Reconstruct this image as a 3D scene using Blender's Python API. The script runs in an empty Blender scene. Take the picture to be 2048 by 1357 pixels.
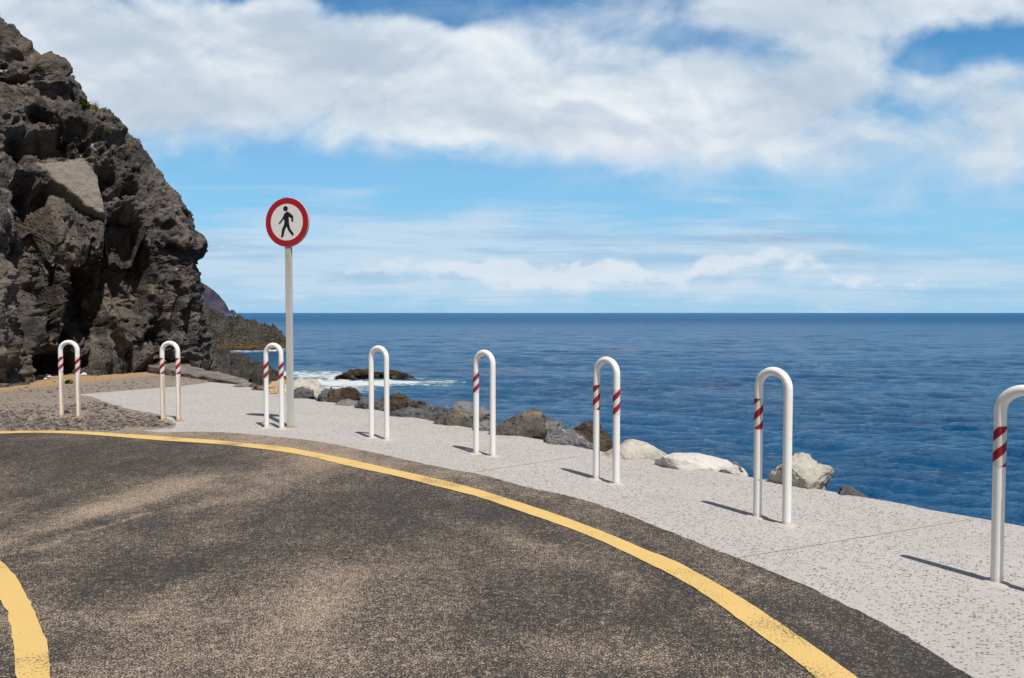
import bpy, bmesh, math, random
import numpy as np
from mathutils import Vector, Matrix

# ---------------------------------------------------------------- camera, sky, sun, exposure
F = 1479.0; HE = 1.5; HOR = 626.0; CX = 1024.0          # focal length in photo pixels, eye height
SEA = -3.0
sc = bpy.context.scene
cam_d = bpy.data.cameras.new('camera'); cam = bpy.data.objects.new('camera', cam_d)
sc.collection.objects.link(cam)
cam.location = (0, 0, HE)
cam.rotation_euler = (math.radians(90 - 2.03), 0, 0)
cam_d.sensor_width = 36; cam_d.lens = 36 * F / 2048
cam_d.clip_start = 0.05; cam_d.clip_end = 60000
sc.camera = cam
sc.view_settings.view_transform = 'Standard'; sc.view_settings.look = 'None'
sc.view_settings.exposure = 0.0; sc.view_settings.gamma = 1.0

SUN_EL = math.radians(62.5); sun_h = Vector((0.52, -0.854))
to_sun = Vector((sun_h.x * math.cos(SUN_EL), sun_h.y * math.cos(SUN_EL), math.sin(SUN_EL))).normalized()
sl = bpy.data.lights.new('sun', 'SUN'); sl.energy = 4.9; sl.angle = math.radians(0.5); sl.color = (1.0, 0.955, 0.89)
so = bpy.data.objects.new('sun', sl); sc.collection.objects.link(so)
so.rotation_euler = to_sun.to_track_quat('Z', 'Y').to_euler(); so.location = (5, -8, 20)

# ---- tiny node language
class NT:
    def __init__(s, tree): s.t = tree; s.n = tree.nodes; s.l = tree.links
    def node(s, typ, **kw):
        n = s.n.new(typ)
        for k, v in kw.items(): setattr(n, k, v)
        return n
    def put(s, sock, v):
        if isinstance(v, bpy.types.NodeSocket): s.l.new(v, sock)
        elif v is not None:
            if sock.type in ('RGBA',) and isinstance(v, (tuple, list)) and len(v) == 3: v = (*v, 1)
            if sock.type == 'RGBA' and isinstance(v, (int, float)): v = (v, v, v, 1)
            sock.default_value = v
    def m(s, op, a, b=None, c=None, clamp=False):
        n = s.node('ShaderNodeMath', operation=op, use_clamp=clamp)
        s.put(n.inputs[0], a)
        if b is not None: s.put(n.inputs[1], b)
        if c is not None: s.put(n.inputs[2], c)
        return n.outputs[0]
    def add(s, a, b): return s.m('ADD', a, b)
    def sub(s, a, b): return s.m('SUBTRACT', a, b)
    def mul(s, a, b): return s.m('MULTIPLY', a, b)
    def ss(s, v, lo, hi):           # smoothstep
        n = s.node('ShaderNodeMapRange', interpolation_type='SMOOTHSTEP')
        s.put(n.inputs[0], v); s.put(n.inputs[1], lo); s.put(n.inputs[2], hi)
        return n.outputs[0]
    def mr(s, v, a, b, c, d):
        n = s.node('ShaderNodeMapRange'); 
        for i, q in enumerate((v, a, b, c, d)): s.put(n.inputs[i], q)
        return n.outputs[0]
    def mix(s, f, a, b, mode='MIX'):
        n = s.node('ShaderNodeMix', data_type='RGBA', blend_type=mode)
        s.put(n.inputs[0], f); s.put(n.inputs[6], a); s.put(n.inputs[7], b)
        return n.outputs[2]
    def noise(s, vec, scale, detail=4, rough=0.5, dist=0.0, dim='3D', lac=2.0):
        n = s.node('ShaderNodeTexNoise', noise_dimensions=dim)
        s.put(n.inputs['Vector'], vec); n.inputs['Scale'].default_value = scale
        n.inputs['Detail'].default_value = detail; n.inputs['Roughness'].default_value = rough
        n.inputs['Lacunarity'].default_value = lac
        n.inputs['Distortion'].default_value = dist
        return n.outputs[0]
    def vor(s, vec, scale, feature='F1', out=0, rnd=1.0, dim='3D'):
        n = s.node('ShaderNodeTexVoronoi', feature=feature, voronoi_dimensions=dim)
        s.put(n.inputs['Vector'], vec); n.inputs['Scale'].default_value = scale
        n.inputs['Randomness'].default_value = rnd
        return n.outputs[out]
    def xyz(s, v):
        n = s.node('ShaderNodeSeparateXYZ'); s.put(n.inputs[0], v); return n.outputs
    def comb(s, x, y, z=0.0):
        n = s.node('ShaderNodeCombineXYZ'); s.put(n.inputs[0], x); s.put(n.inputs[1], y); s.put(n.inputs[2], z)
        return n.outputs[0]
    def mapv(s, v, loc=(0, 0, 0), rot=(0, 0, 0), scale=(1, 1, 1)):
        n = s.node('ShaderNodeMapping'); s.put(n.inputs[0], v)
        n.inputs[1].default_value = loc; n.inputs[2].default_value = rot; n.inputs[3].default_value = scale
        return n.outputs[0]
    def bump(s, h, dist, strength=1.0, normal=None):
        n = s.node('ShaderNodeBump'); s.put(n.inputs['Height'], h)
        n.inputs['Distance'].default_value = dist; n.inputs['Strength'].default_value = strength
        if normal is not None: s.put(n.inputs['Normal'], normal)
        return n.outputs[0]
    def blob(s, X, Y, cx, cy, rx, ry, w=1.0, rot=0.0):      # gaussian-like bump in a plane
        dx = s.sub(X, cx); dy = s.sub(Y, cy)
        if rot:
            c, k = math.cos(rot), math.sin(rot)
            ex = s.add(s.mul(dx, c), s.mul(dy, k)); ey = s.sub(s.mul(dy, c), s.mul(dx, k)); dx, dy = ex, ey
        q = s.m('MULTIPLY_ADD', s.mul(dx, dx), 1 / rx ** 2, s.mul(s.mul(dy, dy), 1 / ry ** 2))
        e = s.m('EXPONENT', s.mul(q, -1.0))
        return s.mul(e, w)
    def summ(s, L):
        r = L[0]
        for q in L[1:]: r = s.add(r, q)
        return r

# ---- world: Nishita sky with a cloud layer laid out by direction (azimuth / elevation)
w = bpy.data.worlds.new('World'); sc.world = w; w.use_nodes = True
T = NT(w.node_tree); T.n.clear()
out = T.node('ShaderNodeOutputWorld'); bg = T.node('ShaderNodeBackground'); T.l.new(bg.outputs[0], out.inputs[0])
bg.inputs[1].default_value = 0.1
sky = T.node('ShaderNodeTexSky', sky_type='NISHITA', sun_disc=False, sun_elevation=SUN_EL)
sky.sun_rotation = math.atan2(sun_h.x, sun_h.y)
sky.altitude = 10; sky.air_density = 1.0; sky.dust_density = 0.6; sky.ozone_density = 1.6
tc = T.node('ShaderNodeTexCoord').outputs['Generated']
X, Y, Z = T.xyz(tc)
# turned a little so that the layout keeps away from the singular line behind
den = T.m('MAXIMUM', T.m('ABSOLUTE', Y), 0.12)
a = T.m('DIVIDE', X, den); b = T.m('DIVIDE', T.m('MAXIMUM', Z, 0.0), den)
def P(px, py): return ((px - CX) / F, (HOR - py) / F)
warp = T.noise(T.comb(a, T.mul(b, 1.6)), 3.0, 5, 0.55)
a2 = T.add(a, T.mul(T.sub(warp, 0.5), 0.20))
warp2 = T.noise(T.comb(b, T.mul(a, 1.3), 3.3), 4.0, 5, 0.55)
b2 = T.add(b, T.mul(T.sub(warp2, 0.5), 0.11))
def B(px, py, rx, ry, wgt, rot=0): 
    c = P(px, py); return T.blob(a2, b2, c[0], c[1], rx / F, ry / F, wgt, rot)
cover = T.summ([
    B(330, 100, 330, 125, 1.25), B(760, 150, 300, 115, 1.15), B(60, 120, 260, 230, 1.0), B(420, 225, 300, 45, .5),
    B(1120, 195, 270, 110, 1.05), B(1200, 60, 200, 90, .25), B(1560, 30, 250, 70, 1.0), B(1900, 5, 240, 45, 1.0),
    B(1600, 175, 230, 85, 1.15), B(1330, 230, 240, 70, .6), B(1980, 190, 150, 75, 1.0), B(1500, 300, 290, 50, .75), B(1950, 290, 200, 45, .5),
    B(1000, 270, 200, 40, .5), B(560, 60, 150, 60, .3),
    B(640, -5, 260, 40, -1.2), B(1110, 70, 90, 50, -.5), B(1330, 95, 120, 30, -.5), B(1850, 120, 100, 45, -1.0, .2), B(2010, 70, 90, 22, -.5), B(1960, 60, 60, 14, .35),
    B(1930, 160, 60, 40, -.3), B(700, 370, 500, 55, -.35), B(1650, 420, 500, 40, -.35), B(930, 30, 80, 35, -.6)])
fb = T.noise(T.comb(a, T.mul(b, 1.55), 1.7), 6.5, 9, 0.53, 0.25)
fb_up = T.noise(T.comb(T.sub(a, -.006), T.mul(T.add(b, 0.014), 1.55), 1.7), 6.5, 9, 0.53, 0.25)
dens = T.ss(T.add(cover, T.mul(T.sub(fb, 0.5), 2.6)), 0.05, 1.15)
relief = T.m('MULTIPLY_ADD', T.sub(fb, fb_up), 2.4, 0.5, clamp=True)
big = T.noise(T.comb(a, T.mul(b, 2.0), 5.1), 4.2, 6, 0.52)
shade = T.add(T.mul(T.ss(big, 0.32, 0.68), .62), T.mul(T.ss(relief, 0.18, 0.72), .38))
# the thick underside of the deck is greyer than its top
thick = T.ss(cover, 0.6, 1.5)
cl_col = T.mix(shade, (5.2, 6.4, 7.7), (8.6, 9.0, 9.3))
cl_col = T.mix(T.mul(thick, T.sub(1.0, shade)), cl_col, (4.9, 5.8, 6.9))
# thin streaky veil low over the sea, in the plane of the cloud layer
zc = T.m('MAXIMUM', T.add(Z, 0.05), 0.03)
u = T.m('DIVIDE', X, zc); v = T.m('DIVIDE', Y, zc)
st = T.noise(T.comb(T.mul(u, .42), v), 1.15, 8, 0.6, 0.5)
st2 = T.noise(T.comb(T.mul(a, .75), T.mul(b, 6.5), 7.7), 7.0, 9, 0.6, 0.55)
band = T.summ([B(1000, 555, 1500, 80, .95), B(1000, 450, 1400, 70, .35), B(480, 470, 170, 38, .45), B(1500, 520, 420, 28, .45), B(1250, 555, 420, 22, .6),
               B(620, 500, 300, 26, .35), B(900, 480, 500, 20, .25), B(700, 400, 500, 40, .1), B(1750, 350, 420, 50, .25)])
veil = T.ss(T.add(band, T.mul(T.sub(T.add(T.mul(st, .45), T.mul(st2, .55)), .5), 2.6)), .15, 1.05)
puff = T.noise(T.comb(a, T.mul(b, 2.2), 9.0), 17, 9, 0.62, 0.3)
pf = T.mul(T.ss(T.add(T.summ([B(1200, 552, 330, 28, .9), B(980, 565, 150, 22, .7), B(1580, 540, 260, 20, .65), B(640, 560, 220, 24, .5), B(1850, 565, 200, 18, .45), B(480, 490, 110, 24, .35)]), T.mul(T.sub(puff, .5), 2.0)), .45, .95), .8)
base = T.mix(1.0, sky.outputs[0], (0.50, 1.08, 1.34), 'MULTIPLY')
# pale air at the horizon
lowh = T.ss(b, 0.16, 0.0)
base = T.mix(T.mul(lowh, .75), base, (4.3, 6.3, 8.1))
mid = T.ss(b, 0.40, 0.14)
base = T.mix(T.mul(mid, .6), base, (3.2, 6.2, 8.9))
dark = T.ss(T.noise(T.comb(T.mul(a, .7), T.mul(b, 8.0), 2.2), 6.0, 6, 0.6), .45, .7)
veilc = T.mix(dark, (6.2, 7.3, 8.5), (3.9, 5.5, 7.4))
col = T.mix(T.mul(veil, .72), base, veilc)
col = T.mix(pf, col, (7.4, 8.1, 8.8))
greyline = T.mul(T.blob(a, T.add(b, T.mul(T.sub(st2, .5), .015)), *P(1560, 478), 250 / F, 9 / F), .55)
col = T.mix(greyline, col, (3.1, 4.6, 6.6))
soft = T.summ([B(1500, 335, 380, 60, .8), B(1000, 300, 330, 45, .7), B(1960, 300, 220, 70, .8), B(420, 265, 330, 38, .6), B(1180, 70, 330, 100, .7), B(1880, 120, 160, 60, .35), B(600, 30, 330, 40, .25), B(1780, 400, 250, 40, .4)])
sn = T.noise(T.comb(a, T.mul(b, 2.4), 13.0), 6.0, 8, 0.58, .4)
col = T.mix(T.mul(T.ss(T.add(soft, T.mul(T.sub(sn, .5), 1.8)), .15, 1.2), .72), col, (5.7, 7.0, 8.4))
col = T.mix(dens, col, cl_col)
# clouds stand over the sea to the north; overhead and behind, out of view, left out to darken shadows
keep = T.mul(T.ss(Y, 0.05, 0.45), T.ss(b, 0.9, 0.55))
over = T.mix(.55, sky.outputs[0], (2.2, 2.15, 2.1))       # grey added to the unseen sky overhead so shadows turn less blue
col = T.mix(keep, over, col)
T.l.new(col, bg.inputs[0])

# ---------------------------------------------------------------- helpers
PT = math.radians(2.03)
def unproj(px, py, D):        # the point seen at a photo pixel at ground distance D
    t = math.tan(math.atan((678.5 - py) / F) - PT); dz = t * D
    return Vector(((px - CX) / F * (D * math.cos(PT) - dz * math.sin(PT)), D, HE + dz))
def grd(px, py, z=0.0):
    t = math.tan(math.atan((678.5 - py) / F) - PT); return unproj(px, py, (z - HE) / t)
def proj(Q):                  # arrays of points -> photo pixels
    dz = Q[..., 2] - HE; dep = Q[..., 1] * math.cos(PT) - dz * math.sin(PT); up_ = dz * math.cos(PT) + Q[..., 1] * math.sin(PT)
    return CX + F * Q[..., 0] / dep, 678.5 - F * up_ / dep
def tag(o, label=None, cat=None, group=None, kind=None):
    if label: o['label'] = label
    if cat: o['category'] = cat
    if group: o['group'] = group
    if kind: o['kind'] = kind
    return o
def link(o, parent=None):
    sc.collection.objects.link(o)
    if parent: o.parent = parent
    return o
def mesh_obj(name, verts, faces, mat, parent=None, smooth=True, loc=None):
    me = bpy.data.meshes.new(name)
    me.from_pydata([tuple(map(float, v)) for v in verts] if not isinstance(verts, np.ndarray) else verts.tolist(), [], faces)
    me.update()
    if smooth: me.polygons.foreach_set('use_smooth', [True] * len(me.polygons))
    if mat: me.materials.append(mat)
    o = bpy.data.objects.new(name, me)
    if loc is not None: o.location = loc
    return link(o, parent)
def empty(name, loc, rz=0):
    o = bpy.data.objects.new(name, None); o.location = loc; o.rotation_euler = (0, 0, rz); o.empty_display_size = .2
    return link(o)
def bm_obj(name, bm, mat, parent=None, smooth=True):
    me = bpy.data.meshes.new(name); bm.to_mesh(me); bm.free()
    if smooth: me.polygons.foreach_set('use_smooth', [True] * len(me.polygons))
    if mat: me.materials.append(mat)
    return link(bpy.data.objects.new(name, me), parent)
def grid_faces(nu, nv, wrap=False):
    i = np.arange(nv - 1)[:, None] * nu + np.arange(nu - 1)[None, :]
    return np.stack([i, i + 1, i + nu + 1, i + nu], -1).reshape(-1, 4)
def fast_grid(name, Pn, mat, kind=None, flip=False, attrs=None):      # Pn (nv,nu,3)
    nv, nu, _ = Pn.shape
    f = grid_faces(nu, nv)
    if flip: f = f[:, ::-1]
    me = bpy.data.meshes.new(name)
    me.vertices.add(nu * nv); me.vertices.foreach_set('co', Pn.astype(np.float32).ravel())
    me.loops.add(f.size); me.loops.foreach_set('vertex_index', f.astype(np.int32).ravel())
    me.polygons.add(len(f)); me.polygons.foreach_set('loop_start', (np.arange(len(f)) * 4).astype(np.int32))
    me.polygons.foreach_set('use_smooth', np.ones(len(f), bool))
    me.update(calc_edges=True); me.validate()
    for k, val in (attrs or {}).items():
        at = me.attributes.new(k, 'FLOAT', 'POINT'); at.data.foreach_set('value', val.astype(np.float32).ravel())
    me.materials.append(mat)
    o = link(bpy.data.objects.new(name, me))
    if kind: o['kind'] = kind
    return o
# ---- numpy noise
def _h(ix, iy, iz, s):
    n = (ix.astype(np.int64) * 374761393 + iy.astype(np.int64) * 668265263 + iz.astype(np.int64) * 2147483647 + s * 1274126177) & 0xffffffff
    n = ((n ^ (n >> 13)) * 1274126177) & 0xffffffff
    n = ((n ^ (n >> 16)) * 2246822519) & 0xffffffff
    return ((n ^ (n >> 15)) & 0xffffff) / float(0xffffff)
def vn(p, s=0):
    f = np.floor(p); t = p - f; t = t * t * t * (t * (t * 6 - 15) + 10); ix, iy, iz = f[..., 0], f[..., 1], f[..., 2]
    r = 0
    for dx in (0, 1):
        wx = t[..., 0] if dx else 1 - t[..., 0]
        for dy in (0, 1):
            wy = t[..., 1] if dy else 1 - t[..., 1]
            for dz in (0, 1):
                wz = t[..., 2] if dz else 1 - t[..., 2]
                r = r + wx * wy * wz * _h(ix + dx, iy + dy, iz + dz, s)
    return r * 2 - 1
def fbm(p, o=5, g=.5, s=0, ridge=False):
    r = 0; A = 1; q = p.copy()
    for i in range(o):
        n = vn(q, s + i * 17)
        if ridge: n = 1 - 2 * np.abs(n)
        r = r + A * n; A *= g; q = q * 2.03 + 11.3
    return r
def worley(p, s=0, second=False):
    f = np.floor(p); d1 = np.full(p.shape[:-1], 9.0); d2 = d1.copy(); idr = d1.copy()
    for dx in (-1, 0, 1):
        for dy in (-1, 0, 1):
            for dz in (-1, 0, 1):
                c = f + np.array([dx, dy, dz])
                q = np.stack([_h(c[..., 0], c[..., 1], c[..., 2], s + k * 91) for k in range(3)], -1)
                d = np.sqrt(((c + q - p) ** 2).sum(-1))
                nw = d < d1
                idr = np.where(nw, _h(c[..., 0], c[..., 1], c[..., 2], s + 777), idr)
                d2 = np.where(nw, d1, np.minimum(d2, d)); d1 = np.where(nw, d, d1)
    return (d1, d2, idr) if second else (d1, idr)
def sstep(x, a, b):
    t = np.clip((x - a) / (b - a), 0, 1); return t * t * (3 - 2 * t)

def new_mat(name, rough=0.9, spec=0.3):
    m = bpy.data.materials.new(name); m.use_nodes = True; N = NT(m.node_tree)
    bs = N.n['Principled BSDF']; bs.inputs['Roughness'].default_value = rough
    bs.inputs['Specular IOR Level'].default_value = spec
    co = N.node('ShaderNodeTexCoord').outputs['Object']
    return m, N, bs, co
def segdist(N, X, Y, p, q):           # distance to a segment in the ground plane
    dx, dy = q[0] - p[0], q[1] - p[1]; L2 = dx * dx + dy * dy
    ax = N.sub(X, p[0]); ay = N.sub(Y, p[1])
    t = N.m('MULTIPLY_ADD', ax, dx / L2, N.mul(ay, dy / L2), clamp=False)
    t = N.m('MINIMUM', N.m('MAXIMUM', t, 0.0), 1.0)
    ex = N.sub(ax, N.mul(t, dx)); ey = N.sub(ay, N.mul(t, dy))
    return N.m('SQRT', N.add(N.mul(ex, ex), N.mul(ey, ey)))

# ---------------------------------------------------------------- ground materials
SAND = (0.34, 0.245, 0.165)
def asphalt_mat():
    m, N, bs, co = new_mat('asphalt', .92, .2)
    X, Y, Z = N.xyz(co)
    base = N.mix(N.noise(co, 0.9, 5, .55), (0.023, 0.0203, 0.0185), (0.043, 0.037, 0.033))
    grain = N.noise(co, 90, 3, .6)
    base = N.mix(N.ss(grain, .35, .7), base, (0.062, 0.056, 0.052))
    stones = N.vor(co, 75, 'F1', 1)
    sv = N.xyz(stones)[0]
    base = N.mix(N.mul(N.ss(sv, .86, .95), .7), base, (0.13, 0.12, 0.115))
    # wind-blown sand: large drifts decide how many of the pores are filled
    rot = N.mapv(co, rot=(0, 0, .25), scale=(1.3, .5, 1))
    cov = N.summ([N.mul(N.sub(N.noise(rot, 1.3, 5, .6), .5), 1.5), N.mul(N.sub(N.noise(co, 3.6, 4, .6), .5), .9)])
    def seg(p, q, wd, wt):
        d = segdist(N, Xw, Yw, p, q); return N.mul(N.m('EXPONENT', N.mul(N.mul(d, d), -1 / wd ** 2)), wt)
    wr = N.noise(co, 1.6, 4, .6); Xw = N.add(X, N.mul(N.sub(wr, .5), .45)); Yw = N.add(Y, N.mul(N.sub(wr, .5), -.3))
    def g(px, py): return grd(px, py)[:2]
    cov = N.summ([cov,
        seg(g(-20, 1095), g(200, 1020), .16, .38), seg(g(200, 1020), g(400, 955), .24, .62), seg(g(380, 985), g(620, 925), .55, .30),
        seg(g(-20, 1118), g(300, 1035), .05, .38), seg(g(300, 1035), g(520, 985), .09, .26),
        seg(g(560, 905), g(720, 935), .30, .30), seg(g(60, 1240), g(260, 1235), .22, .45), seg(g(200, 1350), g(420, 1345), .2, .3),
        seg(g(480, 1120), g(330, 1215), .12, .3), seg(g(500, 1240), g(720, 1180), .35, .25), seg(g(700, 1340), g(700, 1150), .35, .3),
        seg(g(1000, 1065), g(1140, 1125), .16, .42), seg(g(1120, 1300), g(1300, 1310), .2, .38), seg(g(850, 1330), g(1060, 1270), .1, .25),
        seg(g(0, 900), g(300, 930), .9, -.22), seg(g(760, 1020), g(980, 1010), .6, -.30), seg(g(1000, 1200), g(1500, 1260), .5, -.12),
        seg(g(250, 1140), g(430, 1130), .35, -.25)])
    # strip between the yellow line and the pavement holds more sand, more so far away
    r2 = N.m('SQRT', N.add(N.mul(N.sub(X, -3.8), N.sub(X, -3.8)), N.mul(N.sub(Y, 2.2), N.sub(Y, 2.2))))
    att = N.node('ShaderNodeAttribute', attribute_name='strip').outputs['Fac']
    cov = N.add(cov, N.mul(att, N.mr(Y, 3.0, 8.5, -.25, .60)))
    sp = N.noise(co, 105, 4, .72, .2)
    sp2 = N.vor(co, 78, 'DISTANCE_TO_EDGE', 0)
    spk = N.add(N.add(N.mul(sp, .75), N.mul(N.noise(co, 26, 3, .6), .25)), N.mul(N.sub(.16, sp2), .62))
    thr = N.mr(cov, -1.0, 1.25, .725, .41)
    mask = N.ss(spk, N.sub(thr, .015), N.add(thr, .05))
    dust = N.ss(cov, -.2, 1.3)
    base = N.mix(N.mul(dust, .34), base, (0.17, 0.135, 0.105))
    col = N.mix(N.mul(mask, .95), base, N.mix(grain, (0.28, 0.215, 0.158), (0.46, 0.36, 0.27)))
    N.l.new(col, bs.inputs['Base Color'])
    h = N.add(N.mul(grain, .5), N.mul(sp2, 1.6))
    N.l.new(N.bump(N.mix(mask, h, .35), .006, .9), bs.inputs['Normal'])
    return m
def concrete_mat():
    m, N, bs, co = new_mat('exposed_aggregate_concrete', .9, .2)
    X, Y, Z = N.xyz(co)
    big = N.noise(co, 1.1, 5, .6); fine = N.noise(co, 140, 3, .6); mid = N.noise(co, 9, 4, .6)
    base = N.mix(big, (0.345, 0.325, 0.308), (0.455, 0.432, 0.413))
    base = N.mix(N.mul(N.ss(fine, .4, .75), .35), base, (0.60, 0.57, 0.55))
    base = N.mix(N.mul(N.ss(mid, .52, .75), .35), base, (0.30, 0.265, 0.24))
    wv = N.mapv(co, rot=(0, 0, .4), scale=(.85, 1.3, 1))
    c1 = N.vor(wv, 58, 'F1', 1); d1 = N.vor(wv, 58, 'F1', 0)
    r1 = N.xyz(c1)
    peb = N.mul(N.ss(r1[0], .68, .72), N.ss(d1, .50, .36))
    c2 = N.vor(co, 120, 'F1', 1); d2 = N.vor(co, 120, 'F1', 0); r2 = N.xyz(c2)
    peb2 = N.mul(N.ss(r2[0], .52, .60), N.ss(d2, .5, .36))
    amt = N.ss(N.noise(co, 2.3, 4, .6), .3, .62)
    pc = N.mix(r1[1], (0.075, 0.068, 0.076), (0.18, 0.155, 0.15))
    col = N.mix(N.mul(peb2, .62), base, N.mix(r2[1], (0.14, 0.12, 0.125), (0.27, 0.22, 0.19)))
    col = N.mix(N.mul(peb, N.add(.50, N.mul(amt, .45))), col, pc)
    rust = N.mul(N.ss(N.noise(co, 1.9, 5, .65, .4), .64, .78), .30)
    col = N.mix(rust, col, (0.36, 0.23, 0.12))
    N.l.new(col, bs.inputs['Base Color'])
    N.l.new(N.bump(N.summ([N.mul(fine, .35), N.mul(mid, .8), N.mul(peb, -.5)]), .006, .8), bs.inputs['Normal'])
    return m
def gravel_mat():
    m, N, bs, co = new_mat('gritty_ground', .95, .15)
    X, Y, Z = N.xyz(co)
    big = N.noise(co, .9, 5, .6)
    base = N.mix(big, (0.22, 0.18, 0.148), (0.31, 0.255, 0.205))
    # orange sand gathered at the foot of the cliff
    d = segdist(N, N.add(X, N.mul(N.sub(big, .5), 1.2)), Y, (-11.2, 12.0), (-8.9, 19.4))
    d2 = segdist(N, X, N.add(Y, N.mul(N.sub(big, .5), .8)), (-11.2, 17.2), (-8.0, 18.9))
    sand = N.ss(N.m('MINIMUM', d, d2), 1.2, .3)
    c1 = N.vor(co, 26, 'F1', 1); d1 = N.vor(co, 26, 'F1', 0); r1 = N.xyz(c1)
    streak = N.noise(N.mapv(co, rot=(0, 0, .5), scale=(.7, 2.2, 1)), 2.0, 5, .6)
    dens = N.mr(streak, .35, .65, .25, .72)
    peb = N.mul(N.ss(r1[0], N.sub(1.0, dens), N.sub(1.06, dens)), N.ss(d1, .52, .36))
    c2 = N.vor(co, 60, 'F1', 1); r2 = N.xyz(c2)
    peb2 = N.mul(N.ss(r2[0], .68, .76), .6)
    sub = N.sub(1.0, N.mul(sand, .85))
    pc = N.mix(r1[1], (0.05, 0.048, 0.055), (0.13, 0.11, 0.10))
    base = N.mix(sand, base, N.mix(big, (0.30, 0.19, 0.095), (0.40, 0.27, 0.15)))
    col = N.mix(N.mul(peb2, sub), base, (0.11, 0.09, 0.085))
    col = N.mix(N.mul(N.mul(peb, sub), .62), col, pc)
    N.l.new(col, bs.inputs['Base Color'])
    N.l.new(N.bump(N.add(N.mul(peb, .6), N.noise(co, 30, 4, .6)), .012, .8), bs.inputs['Normal'])
    return m
def yellow_mat():
    m, N, bs, co = new_mat('yellow_road_paint', .75, .3)
    base = N.mix(N.noise(co, 3, 5, .6), (0.56, 0.375, 0.12), (0.63, 0.44, 0.17))
    base = N.mix(N.mul(N.ss(N.noise(co, 25, 4, .7), .5, .8), .5), base, (0.60, 0.43, 0.19))
    worn = N.ss(N.add(N.noise(co, 75, 4, .72), N.mul(N.sub(N.noise(co, 2.1, 3, .5), .5), .7)), .60, .66)
    col = N.mix(N.mul(worn, .85), base, (0.10, 0.075, 0.045))
    sand = N.ss(N.add(N.noise(co, 14, 4, .6), N.mul(N.sub(N.noise(co, .9, 3, .5), .5), .7)), .66, .85)
    col = N.mix(N.mul(sand, .6), col, (0.36, 0.27, 0.19))
    N.l.new(col, bs.inputs['Base Color'])
    N.l.new(N.bump(N.noise(co, 90, 3, .6), .004, .7), bs.inputs['Normal'])
    return m
def joint_mat():
    m, N, bs, co = new_mat('tan_joint_filler', .95, .1)
    N.l.new(N.mix(N.ss(N.noise(co, 30, 4, .7), .35, .65), (0.43, 0.39, 0.35), (0.46, 0.36, 0.25)), bs.inputs['Base Color'])
    return m
M_ASPH, M_CONC, M_GRAV, M_YEL, M_JOINT = asphalt_mat(), concrete_mat(), gravel_mat(), yellow_mat(), joint_mat()

# ---------------------------------------------------------------- ground sheets
rng = random.Random(4)
def smooth_line(pts, n=8):           # Catmull-Rom through the points
    P_ = [Vector(p[:2]) for p in pts]; P_ = [2 * P_[0] - P_[1]] + P_ + [2 * P_[-1] - P_[-2]]
    out = []
    for i in range(1, len(P_) - 2):
        p0, p1, p2, p3 = P_[i - 1:i + 3]
        for k in range(n):
            t = k / n
            out.append(.5 * ((2 * p1) + (p2 - p0) * t + (2 * p0 - 5 * p1 + 4 * p2 - p3) * t * t + (3 * p1 - p0 - 3 * p2 + p3) * t ** 3))
    out.append(P_[-2].copy()); return out
def resample(line, step):
    out = [line[0].copy()]; acc = 0
    for a_, b_ in zip(line, line[1:]):
        L = (b_ - a_).length; n = max(1, int(L / step))
        for k in range(1, n + 1): out.append(a_.lerp(b_, k / n))
    return out
def jitter(line, amp, sc_=6.0, seed=0):
    A = np.array([[p.x, p.y, 0] for p in line]); 
    nx = fbm(A * sc_ + seed, 4, .6, seed); ny = fbm(A * sc_ + seed + 50, 4, .6, seed + 3)
    return [Vector((p.x + amp * nx[i], p.y + amp * ny[i])) for i, p in enumerate(line)]
def sheet(name, poly, z, mat, depth=0, kind='structure'):
    bm = bmesh.new()
    vs = [bm.verts.new((p.x, p.y, z)) for p in poly]
    f = bm.faces.new(vs); f.normal_update()
    if f.normal.z < 0: f.normal_flip()
    if depth:
        lo = [bm.verts.new((p.x, p.y, z - depth)) for p in poly]; n = len(vs)
        for i in range(n):
            j = (i + 1) % n; bm.faces.new((vs[i], vs[j], lo[j], lo[i]))
    bmesh.ops.triangulate(bm, faces=[f], quad_method='BEAUTY', ngon_method='BEAUTY')
    bmesh.ops.recalc_face_normals(bm, faces=bm.faces[:])
    o = bm_obj(name, bm, mat, smooth=False); o['kind'] = kind
    return o
edge_px = [(2048, 1055), (1864, 1021), (1791, 1007), (1666, 985), (1528, 960), (1417, 942), (1306, 922), (1179, 900), (1108, 885),
           (993, 866), (917, 853), (822, 835), (727, 816), (627, 800), (570, 791), (522, 780), (471, 770), (417, 764)]
edge_w = [Vector((5.2, 2.9)), Vector((4.3, 4.05))] + [grd(*p).to_2d() for p in edge_px]
edge_w = [Vector((40, -46)), Vector((14, -8))] + edge_w + [Vector((-6.9, 17.0)), Vector((-7.7, 18.6)), Vector((-9.2, 21.5))]
EDGE = jitter(resample(smooth_line(edge_w, 6), .05), .012, 5, 2)
ground = [p.copy() for p in EDGE] + [Vector((-14, 24)), Vector((-40, 24)), Vector((-60, -46))]
sheet('ground', ground, 0.0, M_GRAV, depth=.62)
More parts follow.
